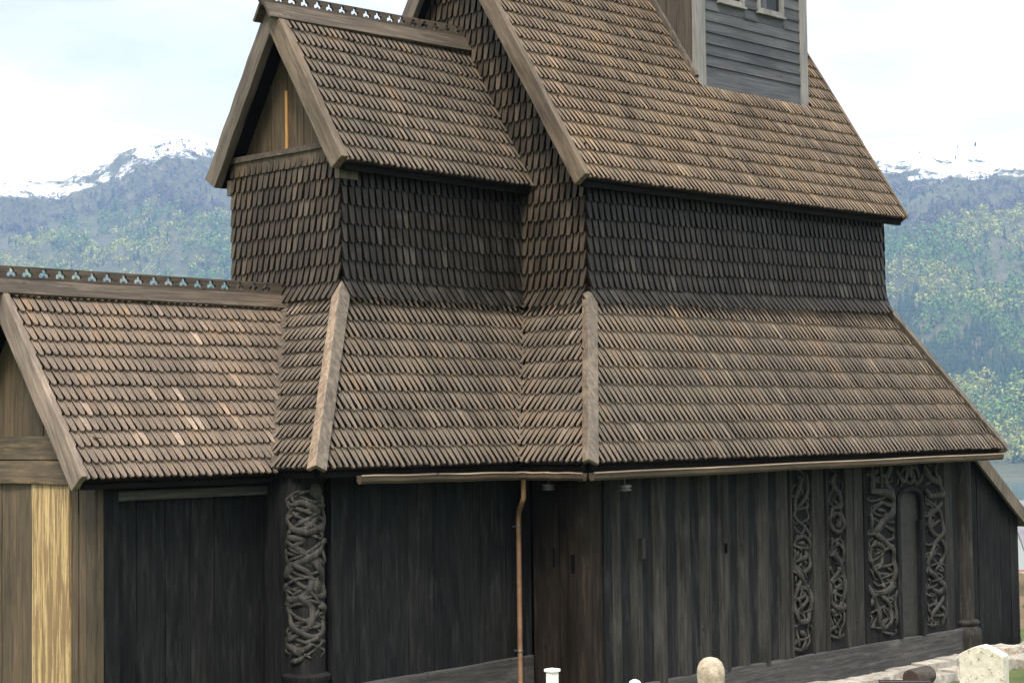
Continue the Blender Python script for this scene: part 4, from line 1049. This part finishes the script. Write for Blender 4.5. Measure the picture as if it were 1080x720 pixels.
# ---- beyond the churchyard, glimpsed past the porch
def bg_house(loc, rz, wd, dp_, hh, rh, wall, roof, label):
    e = empty('house', loc, label, 'house', None, rz)
    mb = MB(); mb.box((-wd / 2, -dp_ / 2, -3), (wd / 2, dp_ / 2, hh))
    mb.prism([(-wd / 2, -dp_ / 2, hh), (-wd / 2, dp_ / 2, hh), (-wd / 2, 0, hh + rh - .12)], (wd, 0, 0)); mb.build('wall', wall, e)
    mb = MB()
    for sg in (-1, 1):
        dd = nrm((0, -sg * dp_ / 2, rh)); up = nrm((0, sg * rh, dp_ / 2))
        mb.beam((-wd / 2 - .4, sg * (dp_ / 2 + .4), hh - .4 * rh / (dp_ / 2)), (wd / 2 + .4, sg * (dp_ / 2 + .4), hh - .4 * rh / (dp_ / 2)), dd, (0, math.hypot(dp_ / 2 + .4, rh * (1 + .8 / dp_)) + .02), up, (0, .14))
    rf = mb.build('roof', roof, e)
    mb = MB(); mb.box((wd * .2, -.35, hh + rh * .5), (wd * .2 + .6, .35, hh + rh + .7)); mb.build('chimney', M['field_stone'], rf)
    for sx_ in (-.3, 0, .3):
        mb = MB(); mb.box((wd * sx_ - .5, -dp_ / 2 - .05, .9), (wd * sx_ + .5, -dp_ / 2 + .02, 2.2)); wn = mb.build('window', M['white_paint'], e)
        mb = MB(); mb.box((wd * sx_ - .42, -dp_ / 2 - .06, .98), (wd * sx_ + .42, -dp_ / 2 - .052, 2.12)); mb.build('pane', M['room'], wn)
    return e
bg_house((37.5, 11.0, -5.7), R(-42), 9, 7, 2.9, 1.7, M['white_paint'], M['red_tile'], 'white house with a red tiled roof beyond the brown stone wall')
bg_house((62, 20.5, -9.5), R(-50), 10, 8, 7.6, 2.2, M['white_paint'], M['grey_slate'], 'pale house with a grey roof behind the red roofed house')
# brown stone wall
mb = MB(); k = 500
A0 = np.array((16.2, 6.0)); A1 = np.array((25.0, -3.5)); d2 = A1 - A0; ln = np.linalg.norm(d2); d2 /= ln
for row in range(5):
    t = random.uniform(-.3, 0)
    while t < ln:
        w = random.uniform(.25, .5); p = A0 + d2 * (t + w)
        bmv = len(mb.v); rock(mb, (0, 0, 0), (w, .28, .17), k, 1); k += 1
        for q in range(bmv, len(mb.v)):
            x, y, z = mb.v[q]; mb.v[q] = (p[0] + x * d2[0] - y * d2[1], p[1] + x * d2[1] + y * d2[0], gz(*p) + .1 + row * .29 + z)
        t += 2 * w - .03
tag(mb.build('stone_wall', M['field_stone'], None, 30), 'brown dry stone churchyard wall beyond the porch', 'wall')
# shrubs
def shrub(loc, rad, hgt_, n, label, name='shrub', trunk=.3):
    e = empty(name, loc, label, 'shrub' if name == 'shrub' else 'tree')
    mb = MB()
    cl = [(random.uniform(-.6, .6), random.uniform(-.6, .6), random.uniform(.25, .9), random.uniform(.25, .5)) for _ in range(14)]
    for _ in range(n):
        c = random.choice(cl); v = Vector((random.gauss(0, 1), random.gauss(0, 1), random.gauss(0, 1))).normalized() * c[3] * random.uniform(.5, 1.05)
        p = np.array(((c[0] + v.x) * rad, (c[1] + v.y) * rad, max(.02, (c[2] + v.z * .7)) * hgt_)); s = .05 * random.uniform(.7, 1.6) * (1 + rad * .3)
        mb.add([p + np.random.uniform(-s, s, 3) for _ in range(3)], [(0, 1, 2)])
    mb.build('foliage', M['leaf'], e)
    mb = MB()
    for c in cl[:7]: mb.tube([(0, 0, -.2), (c[0] * rad * .4, c[1] * rad * .4, hgt_ * c[2] * .5), (c[0] * rad, c[1] * rad, hgt_ * c[2])], [.035 * (1 + rad * .3), .025, .01], 5)
    mb.build('stem', M['bark'], e); return e
np.random.seed(5)
for (x, y, rr, hh, n, lb) in ((14.2, -1.6, .8, .75, 1800, 'low green shrub at the foot of the porch wall'), (16.3, -1.0, .9, 1.0, 2000, 'rounder green shrub between porch and brown stone wall'), (18.8, -.4, 1.0, 1.0, 2000, 'green shrub against the brown stone wall')):
    shrub((x, y, gz(x, y)), rr, hh, n, lb)

# ================================================================== AIR, LIGHT, CAMERA
m = bpy.data.materials.new('haze air'); m.use_nodes = True; nt = m.node_tree
nt.nodes.remove(nt.nodes['Principled BSDF'])
pv = nt.nodes.new('ShaderNodeVolumePrincipled'); pv.inputs['Color'].default_value = (.40, .60, 1, 1); pv.inputs['Density'].default_value = 9.5e-5
pv.inputs['Anisotropy'].default_value = .1
nt.links.new(pv.outputs[0], [n for n in nt.nodes if n.type == 'OUTPUT_MATERIAL'][0].inputs['Volume'])
mb = MB()
for_box = [(-3500, -300), (3500, -300), (3500, 5650), (-3500, 5650)]
mb.prism([(CAM[0] + RT[0] * a + FW[0] * d_, CAM[1] + RT[1] * a + FW[1] * d_, WATER - 3) for a, d_ in for_box], (0, 0, 1010 - WATER))
tag(mb.build('haze', m), 'thin blue haze over the fjord', 'haze', kind='stuff')

w = bpy.data.worlds.new('World'); sc.world = w; w.use_nodes = True; nt = w.node_tree
bg = nt.nodes['Background']; bg.inputs['Strength'].default_value = .12
SUN_EL, SUN_AZ = R(54), R(-125)      # azimuth clockwise from +y (south here is +y)
sky = nt.nodes.new('ShaderNodeTexSky'); sky.sky_type = 'NISHITA'; sky.sun_disc = False
sky.sun_elevation = SUN_EL; sky.sun_rotation = SUN_AZ
tc = nt.nodes.new('ShaderNodeTexCoord'); mp = nt.nodes.new('ShaderNodeMapping'); mp.inputs['Scale'].default_value = (1, 1, 3.2)
nt.links.new(tc.outputs['Generated'], mp.inputs['Vector'])
cl = noise(nt, mp.outputs[0], 2.2, 8, .6)
fac = ramp(nt, cl, [(.30, (.90, .90, .90)), (.50, (1, 1, 1))])
cc = ramp(nt, noise(nt, mp.outputs[0], 3.7, 7, .6), [(.36, (.72, .74, .76)), (.54, (1, 1, 1))])
sz = nt.nodes.new('ShaderNodeSeparateXYZ'); nt.links.new(tc.outputs['Generated'], sz.inputs[0])
lum = ramp(nt, sz.outputs['Z'], [(0, (.44, .44, .44)), (.08, (.40, .402, .405)), (.24, (.36, .364, .37)), (.55, (.6, .605, .61)), (1, (1, 1, 1))])
cc = mix(nt, 1.0, mix(nt, 1.0, cc, lum, 'MULTIPLY'), (15.0, 14.75, 14.4), 'MULTIPLY')
nt.links.new(mix(nt, fac, sky.outputs[0], cc), bg.inputs['Color'])

sd = bpy.data.lights.new('Sun', 'SUN'); sd.energy = 2.5; sd.angle = R(14); sd.color = (1, .90, .76)
so = bpy.data.objects.new('sun', sd); COL.objects.link(so)
dirv = Vector((math.sin(SUN_AZ) * math.cos(SUN_EL), math.cos(SUN_AZ) * math.cos(SUN_EL), math.sin(SUN_EL)))
so.rotation_euler = dirv.to_track_quat('Z', 'Y').to_euler(); so.location = (-20, -10, 40)

cam = bpy.data.cameras.new('Camera'); co = bpy.data.objects.new('camera', cam); COL.objects.link(co)
cam.sensor_width = 36; cam.lens = 36 * 1904.7 / 1080; cam.clip_start = .2; cam.clip_end = 30000
PITCH, ROLL = .0473, -.0134
f3 = Vector((math.sin(YAW) * math.cos(PITCH), math.cos(YAW) * math.cos(PITCH), math.sin(PITCH)))
r3 = Vector((math.cos(YAW), -math.sin(YAW), 0)); u3 = r3.cross(f3)
r3, u3 = r3 * math.cos(ROLL) + u3 * math.sin(ROLL), u3 * math.cos(ROLL) - r3 * math.sin(ROLL)
from mathutils import Matrix
mt = Matrix((r3, u3, -f3)).transposed().to_4x4(); mt.translation = Vector(CAM); co.matrix_world = mt
sc.camera = co
sc.view_settings.view_transform = 'Standard'; sc.view_settings.look = 'None'; sc.view_settings.gamma = 1; sc.view_settings.exposure = 1.0
sc.view_settings.use_curve_mapping = False
sc.cycles.use_denoising = True
sc.cycles.max_bounces = 6; sc.cycles.volume_bounces = 1; sc.cycles.transparent_max_bounces = 8
